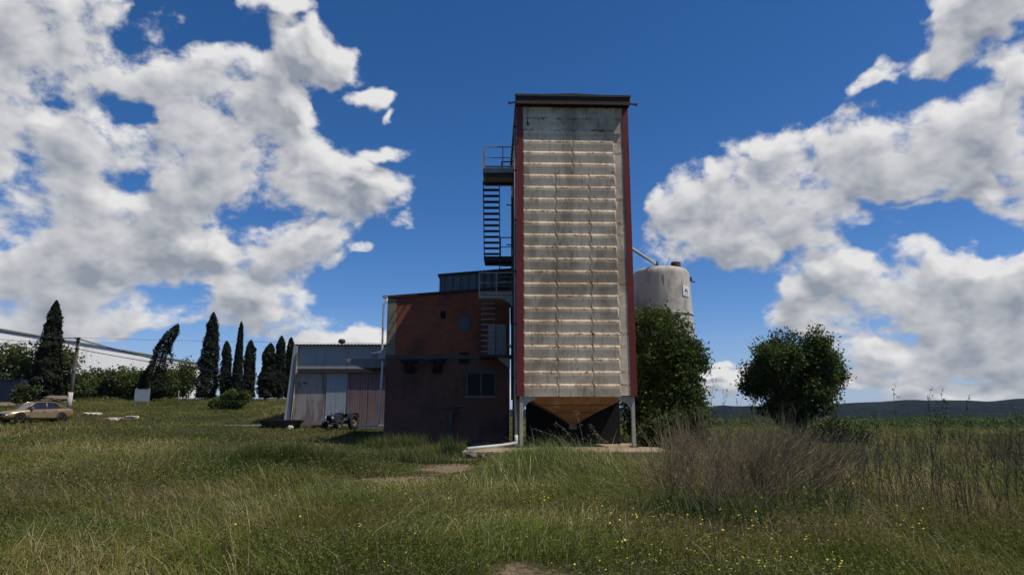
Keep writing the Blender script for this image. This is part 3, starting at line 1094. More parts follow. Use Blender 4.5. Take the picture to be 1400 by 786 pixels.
    b.prism([(XL - 2.25, 4.52), (XL - .03, 4.52), (XL - .03, 4.05), (XL - 1.5, 4.05), (XL - 2.25, 4.36)], 1.0, 4.6)
    b.build('canopy', m_concrete, t)
    MB().box((XL - 1.05, 1.3, 4.53), (XL - .9, 1.45, 4.98)).box((XL - .85, 1.3, 4.53), (XL - .72, 1.45, 4.95)).build('vent_stub', m_whitedoor, t)


brick_building()


def rooftop_cabin():
    t = thing('rooftop_cabin', 'blue grey corrugated metal cabin on top of the brick building', 'cabin', (-2.0, 37.6, 8.0))
    # rests on the brick building's roof
    XL, XR, D = -2.05, 1.95, 7.0
    zb, zl, zr = -.5, 1.28, 1.60
    def corr(x, a=.03):
        return a * math.copysign(min(1, abs(math.sin(x * math.pi / .22)) * 1.6), math.sin(x * math.pi / .22))
    b = MB()
    n = 150
    vs_ = []
    for i in range(n + 1):
        x = XL + (XR - XL) * i / n
        y = corr(x)
        z = zl + (zr - zl) * i / n
        vs_ += [(x, y, zb), (x, y, z)]
    b.add(vs_, [(2 * i, 2 * i + 2, 2 * i + 3, 2 * i + 1) for i in range(n)])
    vs_ = []
    n = 120
    for i in range(n + 1):
        y = .04 + D * i / n
        vs_ += [(XL + corr(y), y, zb), (XL + corr(y), y, zl)]
    b.add(vs_, [(2 * i, 2 * i + 2, 2 * i + 3, 2 * i + 1) for i in range(n)])
    b.box((XR - .05, .05, zb), (XR, D, zr - .01))
    b.build('wall', m_clad, t)
    MB().prism([(XL - .12, zl), (XR + .05, zr + .02), (XR + .05, zr + .12), (XL - .12, zl + .10)], -.12, D + .1).build('roof', m_darkmetal, t)
    MB().box((XL - .02, -.05, zb), (XL + .06, .06, zl)).build('corner_post', m_clad, t)


rooftop_cabin()


# ------------------------------------------------------------------ silo
def silo():
    t = thing('storage_silo', 'round white stained storage silo with domed top behind the leafy tree', 'silo', (9.35, 42.0, 0))
    r = 1.75
    prof = [(2.05, .0), (1.95, 4.0), (1.82, 8.0), (r, 10.0), (r - .01, 10.15), (r - .06, 10.35), (r - .18, 10.50), (r - .45, 10.58), (.8, 10.66), (.0, 10.72)]
    MB().lathe(prof, 64).build('tank', m_silo, t)
    b = MB()
    b.lathe([(.30, 10.6), (.30, 10.93), (.26, 10.97), (0, 10.98)], 20, (.85, -.5, 0))
    b.build('hatch', m_troughrust, t)
    MB().tube([(-.42, -1.0, 10.6), (-.42, -1.0, 10.9)], .07, 10).build('vent_stub', m_darkmetal, t)
    b = MB()
    for k in range(3):
        b.lathe([(2.0 - k * .06, 2.6 + 2.5 * k), (2.02 - k * .06, 2.62 + 2.5 * k), (2.02 - k * .06, 2.68 + 2.5 * k), (2.0 - k * .06, 2.70 + 2.5 * k)], 48)
    b.build('weld_band', m_silo, t)
    # small bracket with a bolt near the shoulder
    b = MB()
    b.box((1.58, -.55, 9.75), (1.80, -.40, 10.02))
    b.bar((1.75, -.45, 9.78), (2.0, -.5, 9.7), .06, .06)
    b.build('bracket', m_darkmetal, t)
    # rust streak seam
    MB().box((-.265, -1.755, 8.7), (-.235, -1.72, 9.95)).build('seam', m_troughrust, t)
    # emblem plate, facing outward
    a = math.atan2(-1.30, 1.14)
    rad = 1.80
    cx, cy, cz = rad * math.cos(a), rad * math.sin(a), 9.0
    rot = Matrix.Rotation(a + math.pi / 2, 3, 'Z') @ Matrix.Rotation(R(-3), 3, 'X') @ Matrix.Rotation(R(6), 3, 'Y')
    pl = MB().box((-.29, -.01, -.34), (.29, .02, .30), rot, (cx, cy, cz)).build('emblem_plate', m_emblem, t)
    e = MB()
    for (x0, z0, x1, z1) in ((-.10, -.06, .08, .09), (-.17, .14, -.06, .17), (.04, .13, .16, .16), (-.18, -.16, -.14, -.02), (.12, -.14, .16, .06), (-.10, -.19, .10, -.16), (-.2, -.26, .22, -.245)):
        e.box((x0, -.016, z0), (x1, -.011, z1), rot, (cx, cy, cz))
    e.build('emblem', m_ink, pl)


silo()
b = MB()
p0 = Vector((5.35, 33.5, 0))
p0.z = W(864, 351, 33.5).z
b.tube([(5.35, 36.6, 11.55), (7.0, 39.0, 11.25), (8.9, 41.1, 10.72)], .09, 12)
o = b.build('transfer_pipe', m_white_pipe)
tag(o, 'slim white pipe sloping from the grain tower to the silo top', 'pipe')


# ------------------------------------------------------------------ shed
def shed():
    gz = zg(-12, 52)
    t = thing('storage_shed', 'long grey shed with blue grey and brown doors left of the brick building', 'shed', (-16.4, 52.0, 0))
    L, D = 16.0, 14.0
    zt_ = 6.85
    zm = 5.1
    b = MB()
    b.box((0, 0, zm), (L, .25, zt_))
    b.box((0, .25, -.2), (.25, D, zt_ - .05))
    b.box((L - .25, .25, -.2), (L, D, zt_ - .05))
    b.box((.25, D - .25, -.2), (L - .25, D, zt_ - .05))
    b.build('wall', m_shedwall, t)
    MB().box((.0, .02, -.2), (2.35, .27, zm)).build('rendered_wall', m_stained, t)
    MB().box((.25, -.26, zm - .30), (L, -.02, zm - .02)).box((.25, -.02, zm - .30), (L, .01, zm - .0)).build('door_rail', m_darkmetal, t)
    d = MB().box((2.38, .0, gz - .1), (3.98, .12, zm - .32)).build('sliding_door', m_bluedoor, t)
    rb = MB()
    for i in range(9):
        rb.box((2.40 + i * .19, -.006, gz), (2.415 + i * .19, -.001, zm - .34))
    rb.build('door_rib', m_bluedoor, d)
    x = 4.0
    for j in range(3):
        bd = MB()
        for i in range(8):
            w = .185
            bd.box((x + .012, -.03 + random.uniform(-.006, .006), gz - .1), (x + w, .06, zm - .33))
            x += w + .005
        bd.build('board_door', m_browndoor, t)
        x += .03
    MB().box((x, .02, -.2), (L, .26, zm)).build('end_wall', m_stained, t)
    # corrugated roof edge
    b = MB()
    n = 240
    vs_ = []
    for i in range(n + 1):
        xx = -.3 + (L + .6) * i / n
        z = zt_ + .07 + .045 * math.sin(xx * 2 * math.pi / .26)
        vs_ += [(xx, -.28, z), (xx, D + .2, z + 1.2), (xx, D + .2, z + 1.17), (xx, -.28, z - .03)]
    fs_ = []
    for i in range(n):
        for k in range(4):
            fs_.append((4 * i + k, 4 * i + (k + 1) % 4, 4 * i + 4 + (k + 1) % 4, 4 * i + 4 + k))
    b.add(vs_, fs_)
    b.build('roof', m_roofsheet, t)
    MB().lathe([(.0, .3), (.25, .25), (.3, .0), (.1, -.1)], 12, (2.9, 2.0, zt_ + .45)).build('roof_vent', m_darkmetal, t)
    # leaning buttress at the corner
    b = MB()
    b.prism([(-.62, gz - .4), (-.12, gz - .4), (.14, zt_ - .02), (-.16, zt_ - .02)], -.3, .02)
    b.build('buttress', m_shedwall, t)
    MB().tube([(-.08, -.36, gz), (.05, -.34, 4.2), (.12, -.33, zt_ - .6)], .05, 8).build('downpipe', m_darkmetal, t)


shed()
gz = zg(-13, 50.5)
MB_ = MB()
MB_.box((-21, 49.4, gz - .6), (-6.0, 51.98, gz + .10))
o = MB_.build('yard_apron', m_concrete, None, bevel=.02)
tag(o, 'pale concrete apron along the foot of the grey shed', kind='structure')
YARD = gz + .10


# ------------------------------------------------------------------ tractor
def wheel(t, x, y, z, r, w, name='wheel', rim=m_rim, lugs=0):
    wl = MB().lathe([(r * .55, -w / 2), (r * .9, -w / 2), (r, -w / 2 + .04), (r, w / 2 - .04), (r * .9, w / 2), (r * .55, w / 2), (r * .55, -w / 2)], 32, (x, y, z), 'y')
    if lugs:
        for k in range(lugs):
            a = 2 * math.pi * k / lugs
            rot = Matrix.Rotation(-a, 3, 'Y')
            wl.box((r - .02, -w / 2 + .02, -.03), (r + .035, w / 2 - .02, .03), rot, (x, y, z))
    wo = wl.build(name, m_tyre, t)
    rm = MB().lathe([(0, w * .30), (r * .18, w * .30), (r * .2, w * .15), (r * .46, w * .12), (r * .52, w * .40), (r * .56, w * .42), (r * .56, -w * .42), (r * .46, -w * .12), (r * .2, -w * .15), (r * .18, -w * .30), (0, -w * .30)], 24, (x, y, z), 'y')
    rm.build('rim', rim, wo)
    return wo


def tractor():
    px = W(468, 583, 48.6)
    t = thing('small_tractor', 'small old dark blue tractor with dusty yellow rims before the shed doors', 'tractor', (px.x, 48.2, zg(px.x, 48.2) + .04), R(-112))
    t.scale = (.86, .86, .86)
    # local: x forward
    b = MB()
    b.prism([(.30, .62), (1.55, .62), (1.62, .75), (1.60, 1.02), (1.45, 1.10), (.30, 1.14)], -.26, .26)
    b.build('bonnet', m_blueTr, t, bevel=.04)
    MB().box((1.60, -.20, .66), (1.64, .20, 1.0)).build('grille', m_black, t)
    b = MB()
    b.box((-.75, -.17, .42), (1.45, .17, .66))
    b.build('chassis', m_darkmetal, t, bevel=.03)
    MB().box((1.15, -.62, .34), (1.27, .62, .44)).build('front_axle', m_darkmetal, t)
    MB().tube([(-.62, -.62, .60), (-.62, .62, .60)], .08, 10).build('rear_axle', m_darkmetal, t)
    for s in (-1, 1):
        wheel(t, -.62, s * .72, .60, .60, .34, 'rear_wheel', m_yellowrim, 20)
        wheel(t, 1.21, s * .66, .34, .34, .20, 'front_wheel', m_yellowrim, 0)
        # arched fender over the rear wheel
        f = MB()
        vs_ = []
        n = 10
        for i in range(n + 1):
            a = R(20 + 130 * i / n)
            for yy in (.50, .92):
                vs_.append((-.62 + .70 * math.cos(a), s * yy, .60 + .70 * math.sin(a)))
        f.add(vs_, [(2 * i, 2 * i + 1, 2 * i + 3, 2 * i + 2) for i in range(n)])
        fo = f.build('fender', m_blueTr, t)
        so = fo.modifiers.new('thick', 'SOLIDIFY')
        so.thickness = .03
        MB().lathe([(0, .03), (.09, .03), (.10, -.03), (0, -.06)], 14, (1.62, s * .33, .86), 'x').build('headlight', m_lamp, t)
    MB().box((-.70, -.22, .86), (-.30, .22, .93)).box((-.76, -.22, .90), (-.68, .22, 1.22)).build('seat', m_black, t, bevel=.03)
    MB().tube([(.22, 0, 1.1), (.02, 0, 1.28)], .022, 8).build('steering_column', m_darkmetal, t)
    st = MB()
    ring = [(.02 + .19 * math.cos(a) * .6, .19 * math.sin(a), 1.30 + .19 * math.cos(a) * .75) for a in [2 * math.pi * k / 20 for k in range(21)]]
    st.tube(ring, .016, 6, False)
    st.build('steering_wheel', m_black, t)
    MB().tube([(1.1, -.16, 1.1), (1.1, -.16, 1.36)], .035, 10).build('exhaust', m_troughrust, t)


tractor()

# rusty trough on the yard
p = W(389, 575, 49.0)
t = thing('rusty_trough', 'low rusty open trough with flared ends beside the grey shed', 'trough', (p.x - .2, 49.0, zg(p.x, 49.0) + .05))
b = MB()
lo_ = [(-1.15, -.45, 0), (1.05, -.45, 0), (1.05, .45, 0), (-1.15, .45, 0)]
hi_ = [(-1.35, -.62, .50), (1.45, -.62, .50), (1.45, .62, .50), (-1.35, .62, .50)]
b.add(lo_ + hi_, [(3, 2, 1, 0)] + [(k, (k + 1) % 4, (k + 1) % 4 + 4, k + 4) for k in range(4)])
bo = b.build('basin', m_troughrust, t)
so = bo.modifiers.new('thick', 'SOLIDIFY')
so.thickness = .03
b = MB()
for k in range(4):
    b.bar(hi_[k], hi_[(k + 1) % 4], .05, .05)
b.build('rim', m_darkmetal, t)
MB().box((-.7, -.5, -.12), (-.55, .5, -.002)).box((.5, -.5, -.12), (.65, .5, -.002)).build('skid', m_darkmetal, t)


# stones and planks
def stone(name, x, y, sx, sy, sz, mat, label, cat, seed, group=None, z=None, flat=False):
    bm = bmesh.new()
    bmesh.ops.create_icosphere(bm, subdivisions=3, radius=1.0)
    for v in bm.verts:
        n = mnoise.fractal(Vector(v.co) * 1.3 + Vector((seed * 3.1, seed, 0)), 1.0, 2.0, 4)
        v.co *= 1 + .38 * n
        if flat:
            v.co.z = max(min(v.co.z, .55), -.6)
        v.co.x *= sx
        v.co.y *= sy
        v.co.z *= sz
    me = bpy.data.meshes.new(name)
    bm.to_mesh(me)
    bm.free()
    me.materials.append(mat)
    o = bpy.data.objects.new(name, me)
    o.location = (x, y, (zg(x, y) if z is None else z) + sz * .35)
    o.rotation_euler = (0, 0, seed)
    COL.objects.link(o)
    return tag(o, label, cat, group)


p = W(397, 577, 48.3)
stone('stone_block', p.x, 48.3, .26, .22, .20, m_palestone, 'pale stone block lying just right of the rusty trough', 'stone', 2)
t = thing('plank_pile', 'low pile of weathered planks between the trough and the tractor', 'planks', (W(432, 580, 49.3).x, 49.3, YARD))
for i in range(7):
    a = random.uniform(-.12, .12)
    rot = Matrix.Rotation(a, 3, 'Z')
    MB().box((-.85, -.09, 0), (.85, .09, .06), rot, (random.uniform(-.15, .15), random.uniform(-.35, .35) if i < 4 else random.uniform(-.2, .2), .0 + .075 * (i // 3) * 1.0 + i * .002)).build('plank', m_plank, t)
for i, (px, py, s) in enumerate(((645, 626, .30), (662, 627, .22))):
    q = W(px, py, 26.1)
    stone('rubble_chunk', q.x, 26.15, s, s * .7, s * .6, m_darkstone, ('larger dark chunk of broken concrete at the pad corner', 'smaller dark chunk of broken concrete along the pad edge')[i], 'rubble', 5 + i)
for i, (px, py, Y, s, lab) in enumerate(((127, 560, 57, .95, 'long pale concrete slab in the grass right of the utility pole'), (156, 571, 53, .75, 'pale concrete slab in the grass nearest the gold car'), (181, 568, 55, .5, 'small pale concrete slab in the grass between car and signboard'))):
    q = W(px, py, Y)
    stone('concrete_fragment', q.x, Y, s, s * .55, .22, m_palestone, lab, 'concrete slab', 11 + i, flat=True)
for i, (px, py, Y, sx, sz, lab) in enumerate(((8, 548, 64, 1.7, .25, 'sandy earth mound behind the bonnet of the gold car'), (78, 545, 71, 1.5, .5, 'pale rubble heap at the foot of the leaning cypress'))):
    q = W(px, py, Y)
    stone('earth_mound', q.x, Y, sx, sx * .6, sz, m_rock, lab, 'mound', 21 + i)


# ------------------------------------------------------------------ car
def car():
    Y = 50.0
    p = W(47, 570, Y)
    t = thing('parked_car', 'gold four door saloon car parked in the meadow', 'car', (p.x, Y, zg(p.x, Y) + .02), R(-117))
    L = 2.3
    st = [(2.30, .60, .30, .52), (2.26, .70, .24, .60), (2.12, .80, .19, .67), (1.75, .87, .18, .76), (1.30, .89, .18, .83), (.95, .90, .18, .89), (.3, .90, .18, .92), (-.5, .90, .18, .95), (-1.2, .90, .18, .985), (-1.65, .885, .20, 1.0), (-2.05, .84, .26, .985), (-2.22, .79, .32, .95), (-2.30, .72, .38, .80)]
    b = MB()
    vs_ = []
    for x, hw, zb, zt_ in st:
        half = [(hw * .80, zb), (hw * .96, zb + .08), (hw, zb + .26), (hw * .985, zb + (zt_ - zb) * .70), (hw * .93, zt_ - .035), (hw * .80, zt_), (hw * .40, zt_ + .025)]
        ring = half + [(-a, z) for a, z in reversed(half)]
        vs_ += [(x, a, z) for a, z in ring]
    n = 14
    fs_ = [tuple(reversed(range(n)))]
    for i in range(len(st) - 1):
        for k in range(n):
            fs_.append((i * n + k, i * n + (k + 1) % n, (i + 1) * n + (k + 1) % n, (i + 1) * n + k))
    fs_.append(tuple(range((len(st) - 1) * n, len(st) * n)))
    b.add(vs_, fs_, True)
    b.build('body', m_gold, t)
    # greenhouse
    base = [(1.0, .60, .90), (.80, .78, .90), (-.45, .80, .955), (-1.35, .77, .99), (-1.72, .60, 1.0)]
    top = [(.30, .48, 1.40), (.20, .57, 1.39), (-.45, .60, 1.41), (-.90, .57, 1.39), (-1.02, .48, 1.385)]
    ringb = base + [(x, -y, z) for x, y, z in reversed(base)]
    ringt = top + [(x, -y, z) for x, y, z in reversed(top)]
    m = len(ringb)
    g = MB()
    g.add(ringb + ringt, [(k, (k + 1) % m, (k + 1) % m + m, k + m) for k in range(m)])
    g.build('window', m_carglass, t)
    r = MB()
    ctr = [(-.35, 0, 1.44)]
    r.add([(x, y, z + .012) for x, y, z in ringt] + ctr, [(k, (k + 1) % m, m) for k in range(m)], True)
    ro = r.build('roof', m_gold, t)
    for s in (-1, 1):
        pl = MB()
        def pt(q):
            return (q[0], q[1] * s, q[2])
        pl.tube([pt((1.0, .70, .90)), pt((.62, .66, 1.17)), pt((.26, .555, 1.405)), pt((-.45, .605, 1.42)), pt((-.95, .555, 1.40)), pt((-1.35, .67, 1.18)), pt((-1.74, .70, 1.0))], [.035, .035, .034, .03, .04, .06, .07], 8)
        pl.tube([pt((-.35, .812, .95)), pt((-.38, .60, 1.41))], .035, 6)
        pl.prism([(-.98, 1.40), (-1.78, 1.0), (-1.42, .99), (-1.22, 1.15)], .0, .02, 'y', (0, s * .69, 0))
        pl.build('pillar', m_gold, t)
        for xx in (1.40, -1.37):
            wheel(t, xx, s * .80, .315, .315, .20)
            MB().lathe([(.33, .0), (.385, .0), (.39, -.02), (.33, -.02), (.33, .0)], 28, (xx, s * .906, .33), 'y').build('wheel_arch', m_black, t)
            MB().lathe([(0, .0), (.36, .0), (.36, -.01), (0, -.01)], 28, (xx, s * .893, .33), 'y').build('wheel_well', m_black, t)
        for xa, xb in ((.78, -.32), (-.38, -1.10)):
            d = MB()
            d.add([(xa, s * .905, .32), (xb, s * .905, .32), (xb, s * .903, .70), (xa, s * .903, .70), (xb, s * .845, .925), (xa, s * .845, .90)], [(0, 1, 2, 3), (3, 2, 4, 5)])
            do = d.build('door', m_gold, t)
            sm = do.modifiers.new('thick', 'SOLIDIFY')
            sm.thickness = .012
            MB().box((xb + .08, s * .915 - .012, .74), (xb + .26, s * .915 + .012, .775)).build('handle', m_gold, do)
        MB().box((.62, s * .97 - .10, .93), (.78, s * .97 + .07, 1.05)).build('mirror', m_gold, t, bevel=.03)
        MB().add([(2.235, s * .36, .50), (2.02, s * .80, .545), (1.96, s * .80, .665), (2.16, s * .38, .655)], [(0, 1, 2, 3)]).build('headlight', m_lamp, t).modifiers.new('thick', 'SOLIDIFY').thickness = .06
        MB().box((-2.285, s * .64 - .1, .72), (-2.20, s * .64 + .13, .92)).build('tail_light', m_redlamp, t, bevel=.02)
    MB().box((2.27, -.30, .44), (2.318, .30, .58)).build('grille', m_black, t, bevel=.01)
    MB().box((2.25, -.52, .27), (2.312, .52, .36)).build('air_intake', m_black, t, bevel=.01)
    MB().box((2.02, -.72, .37), (2.322, .72, .435)).build('bumper_strip', m_gold, t, bevel=.02)


car()


# ------------------------------------------------------------------ warehouse, container, sign, poles
def warehouse():
    t = thing('white_warehouse', 'huge white warehouse with a long flat roof edge behind the trees', 'warehouse', (-62, 60, 0))
    zt_ = 11.9
    b = MB()
    b.box((-40, 0, 0), (0, 76, zt_))
    b.build('wall', m_whitewall, t)
    rb = MB()
    for i in range(77):
        rb.box((.0, .2 + i * .98, 2.5), (.035, .26 + i * .98, zt_ - .35))
    rb.build('cladding_rib', m_whitewall, t)
    MB().box((-40.2, -.2, zt_), (.25, 76.2, zt_ + .14)).build('roof_edge', m_galv, t)
    for y0, y1, z0, z1 in ((14, 18, 3, 7.2), (24, 27, 3, 6.2)):
        d = MB().box((.04, y0, z0), (.09, y1, z1)).build('roller_door', m_bluedoor, t)
    MB().box((.04, 34, 9.2), (.08, 37, 10.4)).build('window', m_glass, t)


warehouse()
q = W(12, 515, 64)
t = thing('blue_container', 'dull blue shipping container half hidden under the tree at the left edge', 'container', (W(29, 515, 70).x - 6.0, 70.0, zg(q.x, 70) - .25))
b = MB()
b.box((0, 0, .12), (6.0, 2.4, 2.55))
for i in range(20):
    b.box((.12 + i * .29, -.03, .3), (.28 + i * .29, .0, 2.4))
b.build('body', m_bluebox, t)
MB().box((-.02, -.05, .0), (6.02, 2.45, .12)).box((-.02, -.05, 2.55), (6.02, 2.45, 2.62)).build('frame', m_bluebox, t)
MB().box((6.0, .1, .2), (6.05, 2.3, 2.5)).build('door', m_bluebox, t)


def utility_pole():
    Y = 62.0
    q = W(94, 557, Y)
    top = W(107.5, 461, Y)
    z0 = zg(q.x, Y) - .3
    t = thing('utility_pole', 'weathered wooden utility pole with a pale foot behind the gold car', 'utility pole', (q.x, Y, z0))
    h = top.z - z0
    dx = top.x - q.x
    MB().tube([(0, 0, 0), (dx * .5, 0, h * .5), (dx, 0, h)], [.19, .165, .14], 12).build('shaft', m_wood, t)
    MB().tube([(0, -.02, .2), (dx * .22, -.02, h * .27)], [.21, .2], 12).build('pale_foot', m_palestone, t)  # paler lower end of the shaft
    MB().box((-.10, -.22, h * .56), (.14, -.14, h * .60), None, (dx * .55, 0, 0)).build('tag_plate', m_whitedoor, t)
    b = MB()
    for zz in (h - .15, h - .45, h - 1.05):
        b.bar((dx - .25, -.12, zz), (dx + .25, -.12, zz), .06, .08)
    b.build('crossarm', m_darkmetal, t)
    for zz, sx in ((h - .02, .2), (h - .02, -.2), (h - .32, .2)):
        MB().lathe([(.0, 0), (.05, 0), (.06, .05), (.03, .08), (.05, .12), (0, .15)], 10, (dx + sx, -.12, zz - .09)).build('insulator', m_whitedoor, t)
    return Vector((q.x + dx, Y, z0 + h))


PT = utility_pole()


def cable(a, b_, sag, r, label, n=20):
    a = Vector(a)
    b_ = Vector(b_)
    pts = []
    for i in range(n + 1):
        f = i / n
        p = a.lerp(b_, f)
        p.z -= sag * 4 * f * (1 - f)
        pts.append(p)
    o = MB().tube(pts, r, 6).build('overhead_cable', m_wire)
    tag(o, label, 'cable', 'overhead cables on the utility pole')


P1 = PT + Vector((0, -.12, -.10))
cable(P1, W(-60, 441, 50), .3, .035, 'thick upper cable running left from the utility pole top')
cable(P1 + Vector((0, 0, -.25)), W(-60, 455, 50), .3, .016, 'thin middle cable running left from the utility pole top')
cable(P1 + Vector((0, 0, -.38)), W(-60, 462, 50), .3, .016, 'thin lowest cable running left from the utility pole top')
cable(P1, W(420, 524, 51.9), .5, .035, 'thick upper cable sagging right from the pole towards the shed')
cable(P1 + Vector((0, 0, -.95)), W(406, 519, 52.2), .25, .030, 'lower dark cable running right from mid pole towards the shed')
cable(P1 + Vector((.1, 0, -.1)), W(206, 489, 58), .15, .018, 'thin short cable slanting down right from the pole to the bent cypress')
cable(P1 + Vector((0, 0, .05)), W(540, 469, 52.5), .1, .010, 'faint thin wire running level from the pole to the shed roof')

Y = 68.0
q = W(194, 548, Y)
t = thing('signboard', 'pale grey signboard on two thin posts in front of the hedge', 'sign', (q.x, Y, zg(q.x, Y)))
for xx in (-.62, .62):
    MB().bar((xx, 0, -.2), (xx, 0, 1.75), .07, .07).build('post', m_galv, t)
bo = MB().box((-.75, -.06, .45), (.75, -.036, 1.62)).build('board', m_sign, t)
MB().box((-.77, -.066, 1.58), (.77, -.03, 1.64)).build('edge_trim', m_galv, bo)
q = W(243, 549, 70)
o = MB().tube([(0, 0, -.2), (.03, 0, 1.45)], [.06, .05], 8).build('fence_post', m_palebark, None, loc=(q.x, 70, zg(q.x, 70)))
tag(o, 'lone thin weathered post in front of the small light tree', 'post')


# ------------------------------------------------------------------ vegetation
def leaves_from(cent, size, up=.5, seed=1, aspect=.55, jitter=.4, outward=None):
    """diamond leaves: cent (n,3)"""
    r = np.random.default_rng(seed)
    n = len(cent)
    nrm = r.normal(size=(n, 3))
    nrm[:, 2] += up * 2
    if outward is not None:
        nrm += outward * 1.4
    nrm /= np.linalg.norm(nrm, axis=1, keepdims=True) + 1e-9
    a = r.normal(size=(n, 3))
    u = np.cross(nrm, a)
    u /= np.linalg.norm(u, axis=1, keepdims=True) + 1e-9
    v = np.cross(nrm, u)
    s = size * (1 + jitter * r.uniform(-1, 1, n))[:, None]
    fold = nrm * s * .12
    p0 = cent - u * s
    p1 = cent + v * s * aspect + fold
    p2 = cent + u * s
    p3 = cent - v * s * aspect + fold
    V = np.stack([p0, p1, p2, p3], 1).reshape(-1, 3)
    loops = np.arange(4 * n)
    return V, np.full(n, 4), loops


def crown_points(lobes, n, seed, clump=14, spread=.22, shell=.55, gap=.42, gapscale=.9):
    r = np.random.default_rng(seed)
    vol = np.array([l[3] * l[4] * l[5] for l in lobes]) ** (2 / 3)
    pr = vol / vol.sum()
    nc = n // clump
    k = r.choice(len(lobes), nc * 2, p=pr)
    L = np.array(lobes)[k]
    d = r.normal(size=(nc * 2, 3))
    d /= np.linalg.norm(d, axis=1, keepdims=True)
    rad = (shell + (1 - shell) * r.uniform(0, 1, nc * 2) ** .5)
    rad *= 1 + .18 * (vnoise(d[:, 0] * 3 + k, d[:, 1] * 3 + d[:, 2] * 3, seed) - .5) * 2
    c = L[:, :3] + d * L[:, 3:6] * rad[:, None]
    g = vnoise(c[:, 0] / gapscale + c[:, 1] * .7, c[:, 2] / gapscale + c[:, 1] * .5, seed + 5)
    keep = g > gap * r.uniform(.6, 1.0, len(g))
    c = c[keep][:nc]
    dd = d[keep][:nc]
    p = np.repeat(c, clump, 0) + r.normal(size=(len(c) * clump, 3)) * spread
    o = np.repeat(dd, clump, 0)
    return p, o


def tree(name, label, cat, loc, lobes, n, leaf, mat, trunk, seed, bark=m_bark, group=None, clump=14, spread=.22, shell=.5, gap=.42, up=.5, aspect=.55):
    t = thing(name, label, cat, loc, 0, group)
    P, O = crown_points(lobes, n, seed, clump, spread, shell, gap)
    P = P[P[:, 2] > .05]
    V, c, l = leaves_from(P, leaf, up, seed, aspect)
    np_mesh('crown', V, c, l, mat, t)
    b = MB()
    r = random.Random(seed)
    for (bx, by, pts, r0) in trunk:
        b.tube(pts, [r0 * (1 - .75 * i / (len(pts) - 1)) for i in range(len(pts))], 8)
    for L in lobes:
        for k in range(5):
            base = Vector(trunk[0][2][min(len(trunk[0][2]) - 1, 1 + k % 2)])
            e = Vector((L[0] + r.uniform(-.8, .8) * L[3], L[1] + r.uniform(-.8, .8) * L[4], L[2] + r.uniform(-.5, .8) * L[5]))
            mid = base.lerp(e, .5) + Vector((r.uniform(-.2, .2), r.uniform(-.2, .2), r.uniform(0, .3)))
            b.tube([base, mid, e], [.05, .035, .01], 5)
    b.build('trunk', bark, t)
    return t


def stem(*pts):
    return [Vector(p) for p in pts]


# leafy tree between tower and silo
tree('fig_tree', 'big leafy green tree between the grain tower and the white silo', 'tree', (8.0, 36.4, 0),
     [(-.4, 0, 5.2, 1.9, 2.0, 2.1), (.9, -.2, 3.9, 1.35, 1.6, 1.9), (-.9, .2, 3.4, 1.6, 1.8, 2.2), (.5, -.4, 2.2, 1.6, 1.6, 1.7), (1.35, .1, 2.6, .8, 1.0, 1.2), (-.5, -.6, 1.4, 1.8, 1.4, 1.3)],
     54000, .09, lm_fig, [(0, 0, stem((0, 0, -.2), (.1, .1, 1.6), (-.2, 0, 3.6), (-.1, 0, 5.5)), .20), (0, 0, stem((.3, 0, -.2), (.7, .1, 1.5), (1.0, 0, 3.4)), .12)], 31, clump=30, spread=.19, shell=.55, gap=.48)
# round tree in the field
rt = random.Random(5)
lobes = [(0, 0, 3.7, 2.1, 2.2, 1.75), (-1.2, -.3, 3.2, 1.3, 1.5, 1.4), (1.3, .2, 3.6, 1.3, 1.5, 1.5)]
for k in range(15):
    a = 2 * math.pi * k / 15 + rt.uniform(-.2, .2)
    lobes.append((2.15 * math.cos(a) * rt.uniform(.85, 1.1), rt.uniform(-1.2, .8), 3.75 + 1.85 * math.sin(a) * rt.uniform(.85, 1.08), rt.uniform(.5, .95), rt.uniform(.7, 1.0), rt.uniform(.45, .8)))
tree('carob_tree', 'round dark green tree standing alone in the field', 'tree', (15.45, 38.0, 0), lobes,
     46000, .082, lm_round, [(0, 0, stem((0, 0, -.2), (.05, 0, 1.4), (-.1, 0, 3.0), (0, 0, 4.6)), .22), (0, 0, stem((.2, .1, -.2), (.6, 0, 1.3), (1.2, 0, 3.4)), .13), (0, 0, stem((-.2, 0, -.2), (-.6, .1, 1.3), (-1.3, 0, 3.2)), .13)], 44, clump=26, spread=.19, shell=.55, gap=.50)


def bush(name, label, px, py_top, Y, w, h, n, leaf, mat, seed, cat='bush', group=None, d=None, clump=12, spread=.14):
    x = W(px, py_top, Y).x
    z0 = zg(x, Y)
    r = random.Random(seed)
    d = d or w
    lobes = [(0, 0, h * .48, w * .40, d * .38, h * .46)]
    for k in range(5):
        lobes.append((r.uniform(-.45, .45) * w, r.uniform(-.3, .3) * d, h * r.uniform(.25, .66), w * r.uniform(.16, .3), d * r.uniform(.2, .3), h * r.uniform(.2, .36)))
    return tree(name, label, cat, (x, Y, z0), lobes, n, leaf, mat, [(0, 0, stem((0, 0, -.1), (.03, 0, h * .3), (0, 0, h * .7)), .06)], seed, clump=clump, spread=spread, shell=.3, gap=.35, group=group)


bush('wild_bush', 'low green bush at the right foot of the round field tree', 1138, 560, 33, 3.0, 1.5, 6000, .075, lm_bush, 61)
bush('wild_bush', 'light green bush under the leafy tree beside the right tower leg', 925, 545, 31, 2.0, 1.9, 7000, .07, lm_weed, 62)
bush('wild_bush', 'shaggy dark bush against the right tower leg', 893, 560, 31.5, 1.3, 1.5, 4500, .07, lm_bush, 63)
bush('wild_bush', 'low rounded dark bush in front of the cypress row', 322, 535, 66, 3.2, 1.9, 4500, .13, lm_round, 64)


